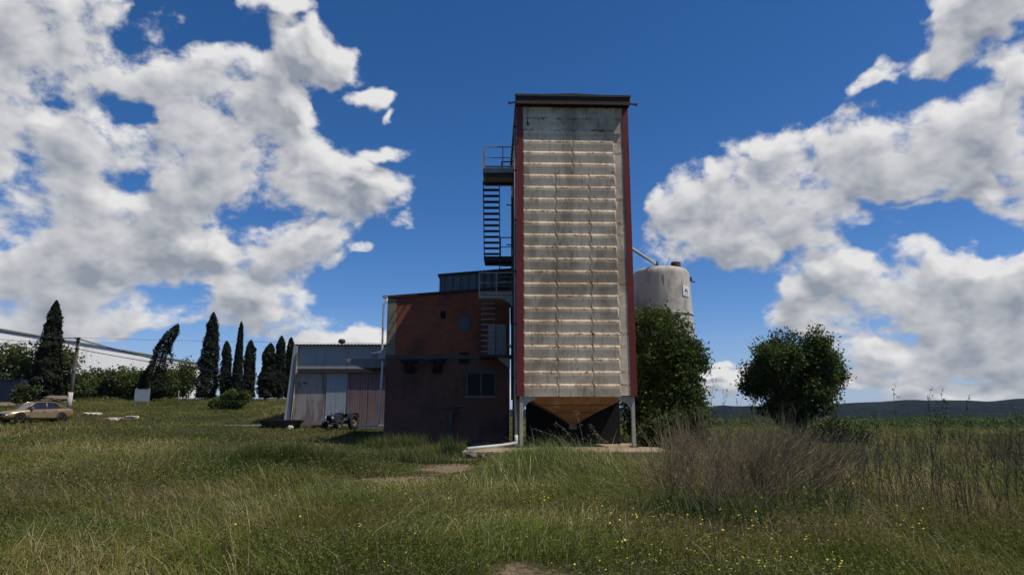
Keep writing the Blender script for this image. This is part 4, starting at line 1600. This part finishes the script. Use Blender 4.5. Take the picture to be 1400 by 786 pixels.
def cypress(label, bpx, bpy, tpx, tpy, wpx, Y, seed, n=5200, ragged=.25, curve=0.0, group='cypress trees on the left skyline', wtop=.25):
    b0 = W(bpx, bpy, Y)
    t0 = W(tpx, tpy, Y)
    z0 = zg(b0.x, Y)
    t = thing('cypress_tree', label, 'tree', (b0.x, Y, z0), 0, group)
    H = t0.z - z0
    dx = t0.x - b0.x
    w = wpx / F * Y * .41
    r = np.random.default_rng(seed)
    n = int(n * 1.9)
    m = n * 3
    f = r.uniform(0, 1, m)
    prof = np.clip(1 - f, 0, 1) ** .8 * (1 - wtop) + wtop * np.clip((1 - f) * 7, 0, 1) ** .6
    prof *= np.clip(.75 + f * 1.6, .5, 1.0)
    a = r.uniform(0, 2 * np.pi, m)
    ns = vnoise(f * H * 1.1 + seed, a * 1.3 + seed * 3, seed)
    ns2 = vnoise(f * H * 3.0, a * 3.0, seed + 3)
    ns3 = vnoise(f * H * 1.8 + 11, a * 2.2 + seed, seed + 6)
    rad = w * prof * (1 - ragged + 2 * ragged * ns) * (.72 + .42 * ns2 + .34 * ns3 ** 2) * (1 - .38 * r.uniform(0, 1, m) ** 1.5)
    keep = r.uniform(0, 1, m) < np.clip(prof + .15, 0, 1)
    if ragged > .3:
        keep &= vnoise(f * H * .9 + 7, a * 1.2, seed + 9) > .22
    f, a, rad = f[keep][:n], a[keep][:n], rad[keep][:n]
    cxs = dx * (f + curve * f * (f - 1))
    P = np.stack([cxs + rad * np.cos(a), rad * np.sin(a) * .95, .25 + f * H], 1)
    O = np.stack([np.cos(a), np.sin(a), np.full(len(a), .9)], 1)
    V, c, l = leaves_from(P, .14, .7, seed, .42, .4, O)
    np_mesh('crown', V, c, l, lm_cyp, t)
    # dense inner spray
    k = len(f) // 2
    b = MB()
    pts, rr = [], []
    for i in range(11):
        ff = i / 10
        pts.append((dx * (ff + curve * ff * (ff - 1)), 0, ff * H * .96 - (.2 if i == 0 else 0)))
        rr.append(max(.05, .22 * (1 - ff)))
    b.tube(pts, rr, 8)
    b.build('trunk', m_bark, t)


cypress('tall leaning cypress behind the gold car, leftmost of the cypresses', 60, 547, 77, 414, 46, 72, 1, 8000, .16)
cypress('ragged bent cypress leaning right behind the signboard', 205, 547, 243, 446, 44, 76, 2, 4600, .45, curve=.9, wtop=.4)
cypress('tallest and broadest cypress of the row left of the shed', 281, 549, 292, 430, 38, 78, 3, 7000, .25)
cypress('low narrow cypress squeezed between two taller ones', 308, 549, 310, 469, 20, 80, 4, 3600, .15, wtop=.5)
cypress('slender pointed cypress in the middle of the row left of the shed', 322, 549, 330, 443, 18, 77, 5, 4200, .15)
cypress('blunt cypress right of the slender pointed one', 338, 549, 343, 468, 22, 79, 6, 4200, .15, wtop=.5)
cypress('broad shaggy cypress at the left of the clump beside the shed', 362, 551, 370, 472, 30, 80, 7, 5600, .25, wtop=.4)
cypress('straight blunt topped cypress in the middle of the clump beside the shed', 380, 551, 385, 462, 20, 82, 8, 4200, .12, wtop=.55)
cypress('straight blunt topped cypress nearest the shed wall', 394, 551, 398, 464, 18, 84, 9, 4200, .12, wtop=.6)

# broadleaf growth on the left
g_ = 'bushes of the hedge before the warehouse'
tree('ash_tree', 'spreading yellow green tree at the left edge under the cables', 'tree', (W(20, 500, 74).x, 74, zg(-52, 74)),
     [(-1.5, 0, 4.0, 2.6, 2.2, 1.7), (2.2, 0, 4.4, 2.4, 2.0, 1.5), (4.6, .3, 4.0, 1.7, 1.5, 1.4), (-4, 0, 3.6, 2.4, 2, 1.7), (.5, 0, 2.6, 2.2, 1.8, 1.2)],
     11000, .17, lm_light, [(0, 0, stem((1.2, 0, -.2), (1.4, 0, 1.8), (1.0, 0, 3.6)), .2), (0, 0, stem((4.8, 0, -.2), (4.4, 0, 1.6), (3.6, 0, 3.4)), .16)], 71, bark=m_palebark, spread=.4, gap=.5)
for i, (px, pt, Y, w, h, mat, lab) in enumerate((
        (112, 512, 80, 5.0, 3.2, lm_bush, 'hedge bush directly right of the utility pole'),
        (140, 507, 82, 5.5, 3.7, lm_bush, 'rounded hedge bush in the middle before the white warehouse wall'),
        (168, 504, 81, 5.5, 3.9, lm_bush, 'tallest hedge bush left of the bent cypress'),
        (190, 510, 79, 4.0, 3.2, lm_round, 'dark hedge bush behind the signboard'),
        (226, 512, 82, 4.5, 3.8, lm_round, 'dark hedge bush just right of the bent cypress'),
        (92, 522, 76, 3.4, 2.6, lm_round, 'low dark bush at the foot of the utility pole'))):
    bush('hedge_bush', lab, px, pt, Y, w, h, 6500, .16, mat, 80 + i, group=g_, spread=.3)
bush('low_bush', 'ragged green bush at the right end of the blue container', 38, 512, 68, 2.4, 2.2, 3500, .13, lm_bush, 95)
bush('young_tree', 'small light green tree left of the cypress row', 253, 500, 84, 3.4, 5.0, 4500, .16, lm_light, 90, cat='tree', spread=.3)


# ---- grass -------------------------------------------------------------
NOGO = [(-1.95, 26.55, 6.35, 38.7), (-6.5, 34.95, 0.1, 46.2), (-16.6, 51.9, 0, 67), (-20.9, 49.3, -6, 52)]


def free(x, y):
    ok = np.ones(len(x), bool)
    for x0, y0, x1, y1 in NOGO:
        ok &= ~((x > x0) & (x < x1) & (y > y0) & (y < y1))
    return ok


def tallness(x, y):
    """how high the meadow stands here"""
    t = .42 + 1.05 * (vnoise(x * .33, y * .33, 21) ** 1.6) + .62 * (vnoise(x * 1.0, y * 1.0, 22) - .42) + .3 * (vnoise(x * 2.6, y * 2.6, 24) - .5)
    t = np.maximum(t, .18)
    t *= 1 - .85 * bare(x, y)
    # trodden strip towards the building
    t *= 1 - .86 * np.exp(-(((x + 2.5 + .06 * (y - 20)) / 1.9) ** 4 + ((y - 20) / 6.5) ** 4))
    # rank growth before the pad, and at the right
    t += 1.15 * np.exp(-(((x - 1.0) / 1.35) ** 2 + ((y - 15.6) / 2.0) ** 2))
    t += .5 * np.exp(-(((x + 6.0) / 2.2) ** 2 + ((y - 19) / 1.6) ** 2))
    t *= 1 - .8 * np.exp(-((y - 25.0) / 2.0) ** 2) * (np.abs(x - 2) < 5)
    t += .5 * np.exp(-(((x + 29.5) / 5.0) ** 2 + ((y - 45.5) / 1.6) ** 2))
    t += .35 * sstep(3, 9, x) * sstep(9, 16, y)
    t += .30 * np.exp(-(((x - 4.0) / 2.2) ** 2 + ((y - 10.4) / 1.6) ** 2))
    t *= .55 + .45 * sstep(3.5, 8, y)
    t *= 1 - .35 * sstep(30, 48, y) * (x < 0)
    return np.clip(t, .05, 2.3)


def blades(name, n, d0, d1, seed, hbase, wbase, segs, palette, lean=(.15, .75), powd=1.0, label=None, mask=None):
    r = np.random.default_rng(seed)
    m = int(n * (1.5 if mask is None else 16))
    u = r.uniform(0, 1, m)
    d = np.sqrt(d0 ** 2 + (d1 ** 2 - d0 ** 2) * u) if powd == 1.0 else d0 + (d1 - d0) * u
    a = r.uniform(-.90, .90, m)
    x, y = d * np.sin(a), d * np.cos(a)
    # tufted placement
    cl = r.normal(size=(m, 2)) * .05
    x = x + cl[:, 0]
    y = y + cl[:, 1]
    ok = free(x, y) & (r.uniform(0, 1, m) > bare(x, y) * .86)
    if mask is not None:
        ok &= mask(x, y, r)
    x, y, d = x[ok][:n], y[ok][:n], d[ok][:n]
    n = len(x)
    T = tallness(x, y)
    h = hbase * T * r.uniform(.45, 1.25, n)
    # wind-laid swirls
    ang = 2 * np.pi * (vnoise(x * .22, y * .22, 31) * 1.3 + .15 * vnoise(x * 1.4, y * 1.4, 32)) + r.normal(size=n) * .9
    le = lean[0] + (lean[1] - lean[0]) * r.uniform(0, 1, n) ** 1.3 * (.5 + vnoise(x * .5, y * .5, 33))
    w = wbase * r.uniform(.6, 1.4, n)
    z = zt(x, y)
    root = np.stack([x, y, z - .02], 1)
    dirv = np.stack([np.cos(ang), np.sin(ang), np.zeros(n)], 1)
    sa = ang + np.pi / 2 + r.normal(size=n) * .7
    side = np.stack([np.cos(sa), np.sin(sa), np.zeros(n)], 1)
    ts = np.linspace(0, 1, segs + 1)
    V = []
    for i, t in enumerate(ts):
        c = root + np.outer(h * (t - .32 * le * t * t), [0, 0, 1]) + dirv * (h * le * t * t)[:, None]
        if i < segs:
            hw = (w * (1 - .75 * t ** 1.5))[:, None] * .5
            V += [c - side * hw, c + side * hw]
        else:
            V += [c]
    nv = 2 * segs + 1
    V = np.stack(V, 1).reshape(-1, 3)
    pat = []
    cnt = []
    for i in range(segs - 1):
        pat += [2 * i, 2 * i + 1, 2 * i + 3, 2 * i + 2]
        cnt.append(4)
    pat += [2 * segs - 2, 2 * segs - 1, 2 * segs]
    cnt.append(3)
    loops = (np.arange(n)[:, None] * nv + np.array(pat)[None, :]).ravel()
    counts = np.tile(cnt, n)
    # natural colour: species patches and single-blade spread
    pal = np.array(palette)
    q = np.clip(.15 + .9 * vnoise(x * .3 + 5, y * .3, 41) + .6 * (vnoise(x * 1.2, y * 1.2, 42) - .5) + r.normal(size=n) * .22 - .1, 0, .999)
    q = np.clip(q + .35 * bare(x, y) + .06 * sstep(20, 45, y), 0, .999) * (len(pal) - 1)
    i0 = q.astype(int)
    fr = (q - i0)[:, None]
    col = pal[i0] * (1 - fr) + pal[np.minimum(i0 + 1, len(pal) - 1)] * fr
    col *= (r.uniform(.72, 1.28, n) * (.66 + .68 * vnoise(x * .21 + 9, y * .21, 47)))[:, None]
    tint = np.repeat(col, nv, 0)
    o = np_mesh(name, V, counts, loops, lm_grass, None, tint)
    return tag(o, label, kind='stuff')


GREEN = [(0.080, 0.122, 0.015), (0.125, 0.158, 0.025), (0.178, 0.182, 0.037), (0.23, 0.196, 0.056), (0.28, 0.215, 0.09)]
STRAW = [(0.17, 0.16, 0.065), (0.27, 0.225, 0.11), (0.38, 0.32, 0.18), (0.48, 0.42, 0.27)]
blades('meadow_grass', 170000, 4.2, 14, 1, .37, .0072, 3, GREEN, lean=(.1, 1.15), label='tall wind blown meadow grass in the foreground')
blades('meadow_grass', 210000, 14, 32, 2, .40, .013, 3, GREEN, lean=(.1, 1.1), label='meadow grass in the middle of the field')
blades('meadow_grass', 230000, 32, 95, 3, .38, .034, 2, GREEN, lean=(.1, .9), label='meadow grass towards the back of the field')
blades('meadow_grass', 40000, 95, 320, 4, .45, .16, 2, GREEN, label='far meadow grass near the horizon')
blades('dry_grass', 13000, 4.5, 15, 5, .58, .0080, 4, STRAW, lean=(.3, 1.5), label='bleached bent grass stems in the foreground')
blades('dry_grass', 22000, 14, 34, 6, .56, .011, 4, STRAW, lean=(.25, 1.4), label='bleached bent grass stems in mid field')
blades('dry_grass', 22000, 34, 90, 7, .46, .024, 3, STRAW, lean=(.2, .9), label='bleached grass stems at the back of the field')


def rank(x, y, r):
    k = np.exp(-(((x - .9) / 1.5) ** 2 + ((y - 15.6) / 2.2) ** 2)) + .8 * np.exp(-(((x + 6.2) / 2.4) ** 2 + ((y - 19) / 1.8) ** 2)) + .6 * np.exp(-(((x + 3.9) / 1.0) ** 2 + ((y - 26) / 2) ** 2)) + .5 * np.exp(-(((x - 3.4) / 1.2) ** 2 + ((y - 13.5) / 1.6) ** 2)) + .5 * np.exp(-(((x + 7) / 2.5) ** 2 + ((y - 9.5) / 1.2) ** 2))
    return r.uniform(0, 1, len(x)) < k


blades('rank_grass', 46000, 8, 30, 8, .46, .0105, 3, [(0.040, 0.072, 0.011), (0.062, 0.096, 0.017), (0.090, 0.12, 0.026)], lean=(.1, .95), label='rank dark green grass standing in mounds before the tower', mask=rank)


def weeds(name, n, d0, d1, seed, size, palette, label, hi=.95, pw=.7, dens=None, up=.4):
    """small leaves and seed husks among the blades"""
    r = np.random.default_rng(seed)
    m = n * 2
    d = np.sqrt(d0 ** 2 + (d1 ** 2 - d0 ** 2) * r.uniform(0, 1, m))
    a = r.uniform(-.9, .9, m)
    x, y = d * np.sin(a), d * np.cos(a)
    k = vnoise(x * .8, y * .8, seed) * .7 + vnoise(x * 2.6, y * 2.6, seed + 1) * .5
    ok = free(x, y) & (r.uniform(.2, .9, m) < k) & (r.uniform(0, 1, m) > bare(x, y) * .9)
    x, y = x[ok][:n], y[ok][:n]
    n = len(x)
    T = tallness(x, y)
    z = zt(x, y) + .40 * T * hi * r.uniform(0, 1, n) ** pw + .01
    V, c, l = leaves_from(np.stack([x, y, z], 1), size, up, seed, .38)
    pal = np.array(palette)
    col = pal[r.integers(0, len(pal), n)] * r.uniform(.7, 1.3, n)[:, None]
    o = np_mesh(name, V, c, l, lm_grass, None, np.repeat(col, 4, 0))
    return tag(o, label, kind='stuff')


WGREEN = [(0.070, 0.112, 0.015), (0.105, 0.145, 0.024), (0.14, 0.172, 0.034), (0.155, 0.165, 0.055), (0.16, 0.12, 0.06)]
HUSK = [(0.16, 0.13, 0.07), (0.25, 0.21, 0.13), (0.33, 0.29, 0.20), (0.12, 0.085, 0.055)]
weeds('meadow_weeds', 150000, 4.2, 15, 51, .017, WGREEN, 'small leafy weeds between the foreground grass')
weeds('meadow_weeds', 130000, 15, 36, 52, .034, WGREEN, 'small leafy weeds between the grass of mid field')
weeds('meadow_weeds', 70000, 36, 90, 53, .08, WGREEN, 'leafy weeds at the back of the field')
weeds('grass_husks', 17000, 4.2, 15, 54, .013, HUSK, 'dry seed husks over the foreground grass', 1.25, .35, up=0)
weeds('grass_husks', 20000, 15, 38, 55, .024, HUSK, 'dry seed husks over the grass of mid field', 1.25, .35, up=0)


def flowers():
    r = np.random.default_rng(77)
    m = 9000
    d = np.sqrt(4.5 ** 2 + (17 ** 2 - 4.5 ** 2) * r.uniform(0, 1, m))
    a = r.uniform(-.55, .75, m)
    x, y = d * np.sin(a), d * np.cos(a)
    dens = np.exp(-(((x - 2.4) / 1.6) ** 2 + ((y - 7.2) / 1.6) ** 2)) + .55 * np.exp(-(((x - .6) / 1.6) ** 2 + ((y - 10) / 2.5) ** 2)) + .32 * np.exp(-(((x + 2.2) / 2.0) ** 2 + ((y - 11.5) / 3) ** 2)) + .3 * np.exp(-(((x - 4.4) / 1.2) ** 2 + ((y - 10.5) / 2.5) ** 2)) + .012
    dens *= 2.6 * sstep(.52, .8, vnoise(x * 1.7, y * 1.7, 3)) + .08
    ok = r.uniform(0, 1, m) < dens * .8
    x, y = x[ok], y[ok]
    n = len(x)
    z = zt(x, y) + .40 * tallness(x, y) * r.uniform(.7, 1.25, n)
    c = np.stack([x, y, z], 1)
    k = 6
    V = []
    tilt = r.normal(size=(n, 2)) * .35
    s = r.uniform(.006, .013, n)
    for j in range(k):
        an = 2 * np.pi * j / k
        dx, dy = np.cos(an) * s, np.sin(an) * s
        V.append(np.stack([x + dx, y + dy, z + dx * tilt[:, 0] + dy * tilt[:, 1]], 1))
    V = np.stack(V, 1).reshape(-1, 3)
    o = np_mesh('yellow_flowers', V, np.full(n, k), np.arange(n * k), lm_petal)
    tag(o, 'scattered small yellow wildflowers in the foreground grass', kind='stuff')


flowers()


def ribbons(curves, radii, seed=0):
    """three-sided tapered stems: curves list of (k,3) arrays"""
    Vs, Ls, Cs = [], [], []
    o = 0
    for p, r in zip(curves, radii):
        k = len(p)
        d = np.gradient(p, axis=0)
        d /= np.linalg.norm(d, axis=1, keepdims=True) + 1e-9
        a = np.array([.3, .5, .1])
        u = np.cross(d, a)
        u /= np.linalg.norm(u, axis=1, keepdims=True) + 1e-9
        w = np.cross(d, u)
        rr = r * np.linspace(1, .25, k)[:, None]
        ring = np.stack([p + u * rr, p - .5 * u * rr + .87 * w * rr, p - .5 * u * rr - .87 * w * rr], 1)
        Vs.append(ring.reshape(-1, 3))
        i = np.arange(k - 1)
        for j in range(3):
            j2 = (j + 1) % 3
            Ls.append(np.stack([o + i * 3 + j, o + i * 3 + j2, o + (i + 1) * 3 + j2, o + (i + 1) * 3 + j], 1).ravel())
            Cs.append(np.full(k - 1, 4))
        o += 3 * k
    return np.concatenate(Vs), np.concatenate(Cs), np.concatenate(Ls)


def dead_shrub(label, x, y, H, spread, n, seed, leanx=0.0, rad=.006, foliage=True):
    t = thing('dead_shrub', label, 'shrub', (x, y, zg(x, y)))
    r = np.random.default_rng(seed)
    main, mr, tw, tr_ = [], [], [], []
    for i in range(n):
        a = r.uniform(0, 2 * np.pi)
        out = spread * r.uniform(0, 1) ** .7
        h = H * (1 - .35 * (out / spread) ** 2) * r.uniform(.6, 1.08)
        k = 7
        f = np.linspace(0, 1, k)
        bx, by = r.normal(size=2) * spread * .22
        p = np.stack([bx + np.cos(a) * out * f ** 1.1 + leanx * f * h, by + np.sin(a) * out * .7 * f ** 1.1, h * (f - .12 * f * f * out)], 1)
        p[1:, :2] += np.cumsum(r.normal(size=(k - 1, 2)) * .022 * H, 0)
        p[0, 2] = -.05
        main.append(p)
        mr.append(rad * r.uniform(.5, 1.0) * (2.0 if r.uniform() < .12 else 1.0))
        for q in range(r.integers(3, 7)):
            s = r.uniform(.3, .95)
            j = s * (k - 1)
            i0 = int(j)
            b0 = p[i0] * (1 - (j - i0)) + p[min(i0 + 1, k - 1)] * (j - i0)
            L = H * r.uniform(.10, .32) * (1.15 - s)
            L = max(L, .08)
            dv = p[-1] - p[0]
            dv = dv / np.linalg.norm(dv) + r.normal(size=3) * .45
            dv /= np.linalg.norm(dv)
            g = np.linspace(0, 1, 4)
            tp = b0 + np.outer(g * L, dv)
            tp[:, 2] += g * g * L * .25
            tw.append(tp)
            tr_.append(rad * .55 * r.uniform(.6, 1.2))
    np_mesh('stem', *ribbons(main, mr), lm_twig, t)
    np_mesh('twig', *ribbons(tw, tr_), lm_twig, t)
    return t


dead_shrub('large bare brown brushwood shrub in the right foreground', 3.75, 11.0, 1.72, 1.2, 330, 1, .05, .0072)
dead_shrub('dry brown shrub just left of the large brushwood shrub, nearer the pad', 3.9, 15.5, 1.75, .9, 160, 2, .0, .008)
dead_shrub('right leaning dry shrub on the right flank of the large brushwood shrub', 4.9, 11.6, 1.45, .7, 130, 3, .45, .0068)
dead_shrub('grey brown dry shrub before the round field tree', 6.6, 17.0, 1.8, 1.1, 190, 4, .05, .009)
dead_shrub('grey twiggy shrub on the left flank of the large brushwood shrub', 2.75, 11.9, 1.5, .75, 130, 7, -.12, .0068)
dead_shrub('low reddish dry shrub at the foot of the large brushwood shrub', 3.0, 10.0, .95, .6, 90, 6, -.05, .0062)
dead_shrub('thin dry shrub at the far right of the field', 13.6, 19.5, 1.35, 1.1, 130, 5, .1, .008)


def dry_stalk(label, x, y, H, seed, lean=0.0):
    t = thing('dry_stalk', label, 'weed', (x, y, zg(x, y)), 0, 'tall dry weed stalks in the right field')
    r = np.random.default_rng(seed)
    k = 9
    f = np.linspace(0, 1, k)
    p = np.stack([lean * H * f ** 1.4, r.normal() * .1 * f, H * f], 1)
    p[1:, :2] += np.cumsum(r.normal(size=(k - 1, 2)) * .012 * H, 0)
    curves, rad = [p], [.010]
    heads = []
    for q in range(11):
        s = .45 + .52 * q / 10
        j = s * (k - 1)
        i0 = int(j)
        b0 = p[i0] * (1 - (j - i0)) + p[min(i0 + 1, k - 1)] * (j - i0)
        an = r.uniform(0, 2 * np.pi)
        L = H * r.uniform(.08, .22) * (1.35 - s)
        g = np.linspace(0, 1, 4)
        tp = b0 + np.stack([np.cos(an) * L * .55 * g, np.sin(an) * L * .55 * g, L * g ** 1.3], 1)
        curves.append(tp)
        rad.append(.005)
        heads.append(tp[-1])
    np_mesh('stem', *ribbons(curves, rad), lm_stalk, t)
    hp = np.array(heads)
    hp = np.repeat(hp, 5, 0) + r.normal(size=(len(hp) * 5, 3)) * .02
    V, c, l = leaves_from(hp, .02, .3, seed)
    np_mesh('seed_head', V, c, l, lm_stalk, t)


def dry_weeds():
    r = np.random.default_rng(404)
    cur, rad = [], []
    n = 0
    while n < 1500:
        y = r.uniform(9, 34)
        x = y * r.uniform(.22, .95)
        if r.uniform() > float(vnoise(np.array([x * .5]), np.array([y * .5]), 8)[0]) * 1.3 - .15:
            continue
        n += 1
        H = r.uniform(.55, 1.15)
        f = np.linspace(0, 1, 5)
        an, ln = r.uniform(0, 6.28), r.uniform(.05, .35)
        z0 = zg(x, y)
        p = np.stack([x + np.cos(an) * ln * H * f ** 1.5, y + np.sin(an) * ln * H * f ** 1.5, z0 + H * f], 1)
        p[1:, :2] += np.cumsum(r.normal(size=(4, 2)) * .015, 0)
        cur.append(p)
        rad.append(.0045 * (1 + y / 25))
        for q in range(4):
            b0 = p[2] * (1 - q / 4) + p[4] * q / 4
            a2 = r.uniform(0, 6.28)
            L = r.uniform(.06, .2)
            g = np.linspace(0, 1, 3)
            cur.append(b0 + np.stack([np.cos(a2) * L * .6 * g, np.sin(a2) * L * .6 * g, L * g ** 1.2], 1))
            rad.append(.003 * (1 + y / 25))
    o = np_mesh('dry_weeds', *ribbons(cur, rad), lm_stalk)
    tag(o, 'thin dry weeds standing in the grass of the right field', kind='stuff')


dry_weeds()
STALKS = [(1159, 522, 12.5, .28, 'tall bare stalk leaning right beside the round tree'), (1150, 530, 13.5, .05, 'upright thin stalk just right of the round tree'),
          (1218, 532, 14, .0, 'upright stalk before the highest part of the hills'), (1254, 540, 12, -.05, 'thick dark stalk with a dense head before the hill'),
          (1285, 536, 15, .1, 'branching stalk right of the thick dark one'), (1334, 545, 13, .15, 'slanting stalk near the right edge'),
          (1296, 552, 11, .22, 'stalk curving right over the dark field edge'), (1383, 556, 14, .0, 'stalk at the far right edge of the field'),
          (972, 520, 15, .12, 'thin stalk rising left of the round tree over open sky'), (985, 535, 16, -.08, 'short thin stalk between leafy tree and round tree'),
          (1200, 556, 10, .05, 'near stalk in the open grass right of the brushwood'), (1120, 560, 11, .3, 'black slanting stalk on the right flank of the brushwood')]
for i, (px, py, Y, ln, lab) in enumerate(STALKS):
    q = W(px, py, Y)
    H = max(.7, q.z - zg(q.x, Y))
    dry_stalk(lab, q.x - ln * H, Y, H, 300 + i, ln)


def weed_clump(label, px, Y, n, h, sp, seed, pal=None, wd=.014):
    x = W(px, 600, Y).x
    r = np.random.default_rng(seed)
    t = thing('grass_clump', label, 'grass clump', (x, Y, zg(x, Y)))
    cur, rad = [], []
    segs = 5
    f = np.linspace(0, 1, segs + 1)
    V, loops, counts, tint = [], [], [], []
    o = 0
    for i in range(n):
        a = r.uniform(0, 2 * np.pi)
        hh = h * r.uniform(.5, 1.1)
        L = hh * r.uniform(.15, .8)
        bx = r.normal(size=2) * sp
        c = np.stack([bx[0] + np.cos(a) * L * f ** 1.8, bx[1] + np.sin(a) * L * f ** 1.8, hh * (f - .3 * (L / hh) * f * f) - .03], 1)
        w = wd * r.uniform(.6, 1.3) * (1 - f ** 2 * .9)
        sd = np.array([-np.sin(a), np.cos(a), 0])
        V.append(c - sd * w[:, None] / 2)
        V.append(c + sd * w[:, None] / 2)
        k = segs + 1
        for j in range(segs):
            loops += [o + j, o + j + 1, o + k + j + 1, o + k + j]
            counts.append(4)
        o += 2 * k
    m = np_mesh('blade_tuft', np.concatenate(V), np.array(counts), np.array(loops), pal or lm_weed, t)
    return t


weed_clump('bright green grass clump at the left corner of the brick building', 556, 30.0, 1100, 1.0, .42, 1, lm_light)
weed_clump('second bright grass clump a little left of the brick corner', 520, 30.5, 800, .85, .45, 2, lm_light)
weed_clump('green grass clump at the left foot of the large brushwood shrub', 925, 9.9, 420, .62, .35, 11)
weed_clump('green grass clump under the middle of the large brushwood shrub', 1005, 9.7, 520, .60, .42, 12)
weed_clump('green grass clump at the right foot of the large brushwood shrub', 1100, 10.3, 420, .66, .38, 13)
weed_clump('spiky weed clump at the left edge of the concrete pad', 617, 27.2, 380, 1.0, .26, 3)
weed_clump('dark green weed clump in the open left of the sandy patch', 590, 23.2, 700, .50, .6, 4, lm_bush)
weed_clump('low dark weed clump further left of the sandy patch', 535, 23.6, 800, .55, .6, 5, lm_bush)


def wild_oat(label, px0, px1, py1, Y, seed):
    a = W(px0, 612, Y)
    q = W(px1, py1, Y)
    t = thing('wild_oat', label, 'grass stalk', (a.x, Y, 0), 0, 'pale oat stalks before the hopper')
    r = np.random.default_rng(seed)
    f = np.linspace(0, 1, 9)
    dx, H = q.x - a.x, q.z
    p = np.stack([dx * f ** 1.5, 0 * f, H * (1.12 * f - .12 * f ** 3)], 1)
    cur, rad = [p], [.006]
    hp = []
    for s in np.linspace(.62, 1, 9):
        j = s * 8
        i0 = min(int(j), 7)
        b0 = p[i0] * (1 - (j - i0)) + p[i0 + 1] * (j - i0)
        for k in range(2):
            L = r.uniform(.05, .16)
            an = r.uniform(0, 2 * np.pi)
            g = np.linspace(0, 1, 3)
            tp = b0 + np.stack([np.cos(an) * L * g, np.sin(an) * L * g, L * (.6 * g - .9 * g * g)], 1)
            cur.append(tp)
            rad.append(.005)
            hp.append(tp[-1])
    np_mesh('stem', *ribbons(cur, rad), lm_straw, t)
    V, c, l = leaves_from(np.array(hp), .026, .0, seed, .35)
    np_mesh('seed_head', V, c, l, lm_straw, t)


for i, (x0, x1, y1, lab) in enumerate(((800, 731, 586, 'leftmost pale oat stalk, drooping far left under the hopper'), (795, 759, 577, 'pale oat stalk bowing left of the hopper tip'), (800, 786, 561, 'tallest pale oat stalk in front of the hopper tip'),
                                       (826, 806, 580, 'pale oat stalk just right of the hopper tip'), (838, 815, 592, 'short pale oat stalk right of the hopper, over the pad'))):
    wild_oat(lab, x0, x1, y1, 25.8, 500 + i)


def far_scrub():
    r = np.random.default_rng(9)
    P = []
    for i in range(420):
        y = r.uniform(70, 280)
        x = y * r.uniform(.18, 1.0)
        h = r.uniform(.5, 1.3) * (1 + y / 260)
        n = 110
        w = r.uniform(1.0, 4.0)
        P.append(np.stack([x + r.normal(size=n) * w, y + r.normal(size=n) * w * .6, np.abs(r.normal(size=n)) * h * .45 + .15], 1))
    P = np.concatenate(P)
    V, c, l = leaves_from(P, .17, .6, 9)
    o = np_mesh('far_scrub', V, c, l, lm_round)
    tag(o, 'dark low scrub along the far edge of the field', kind='stuff')


far_scrub()


# ------------------------------------------------------------------ air
def haze():
    m = bpy.data.materials.new('air')
    m.use_nodes = True
    g = NT(m.node_tree)
    g.n.remove(g.n['Principled BSDF'])
    v = g.new('ShaderNodeVolumePrincipled')
    v.inputs['Color'].default_value = (0.55, 0.75, 1.0, 1)
    v.inputs['Density'].default_value = 0.00006
    v.inputs['Anisotropy'].default_value = 0.2
    g.l.new(v.outputs[0], g.n['Material Output'].inputs['Volume'])
    o = MB().box((-4100, -400, -2.2), (4100, 5100, 48)).build('haze', m)
    tag(o, 'thin blue air over the far hills', kind='stuff')


haze()
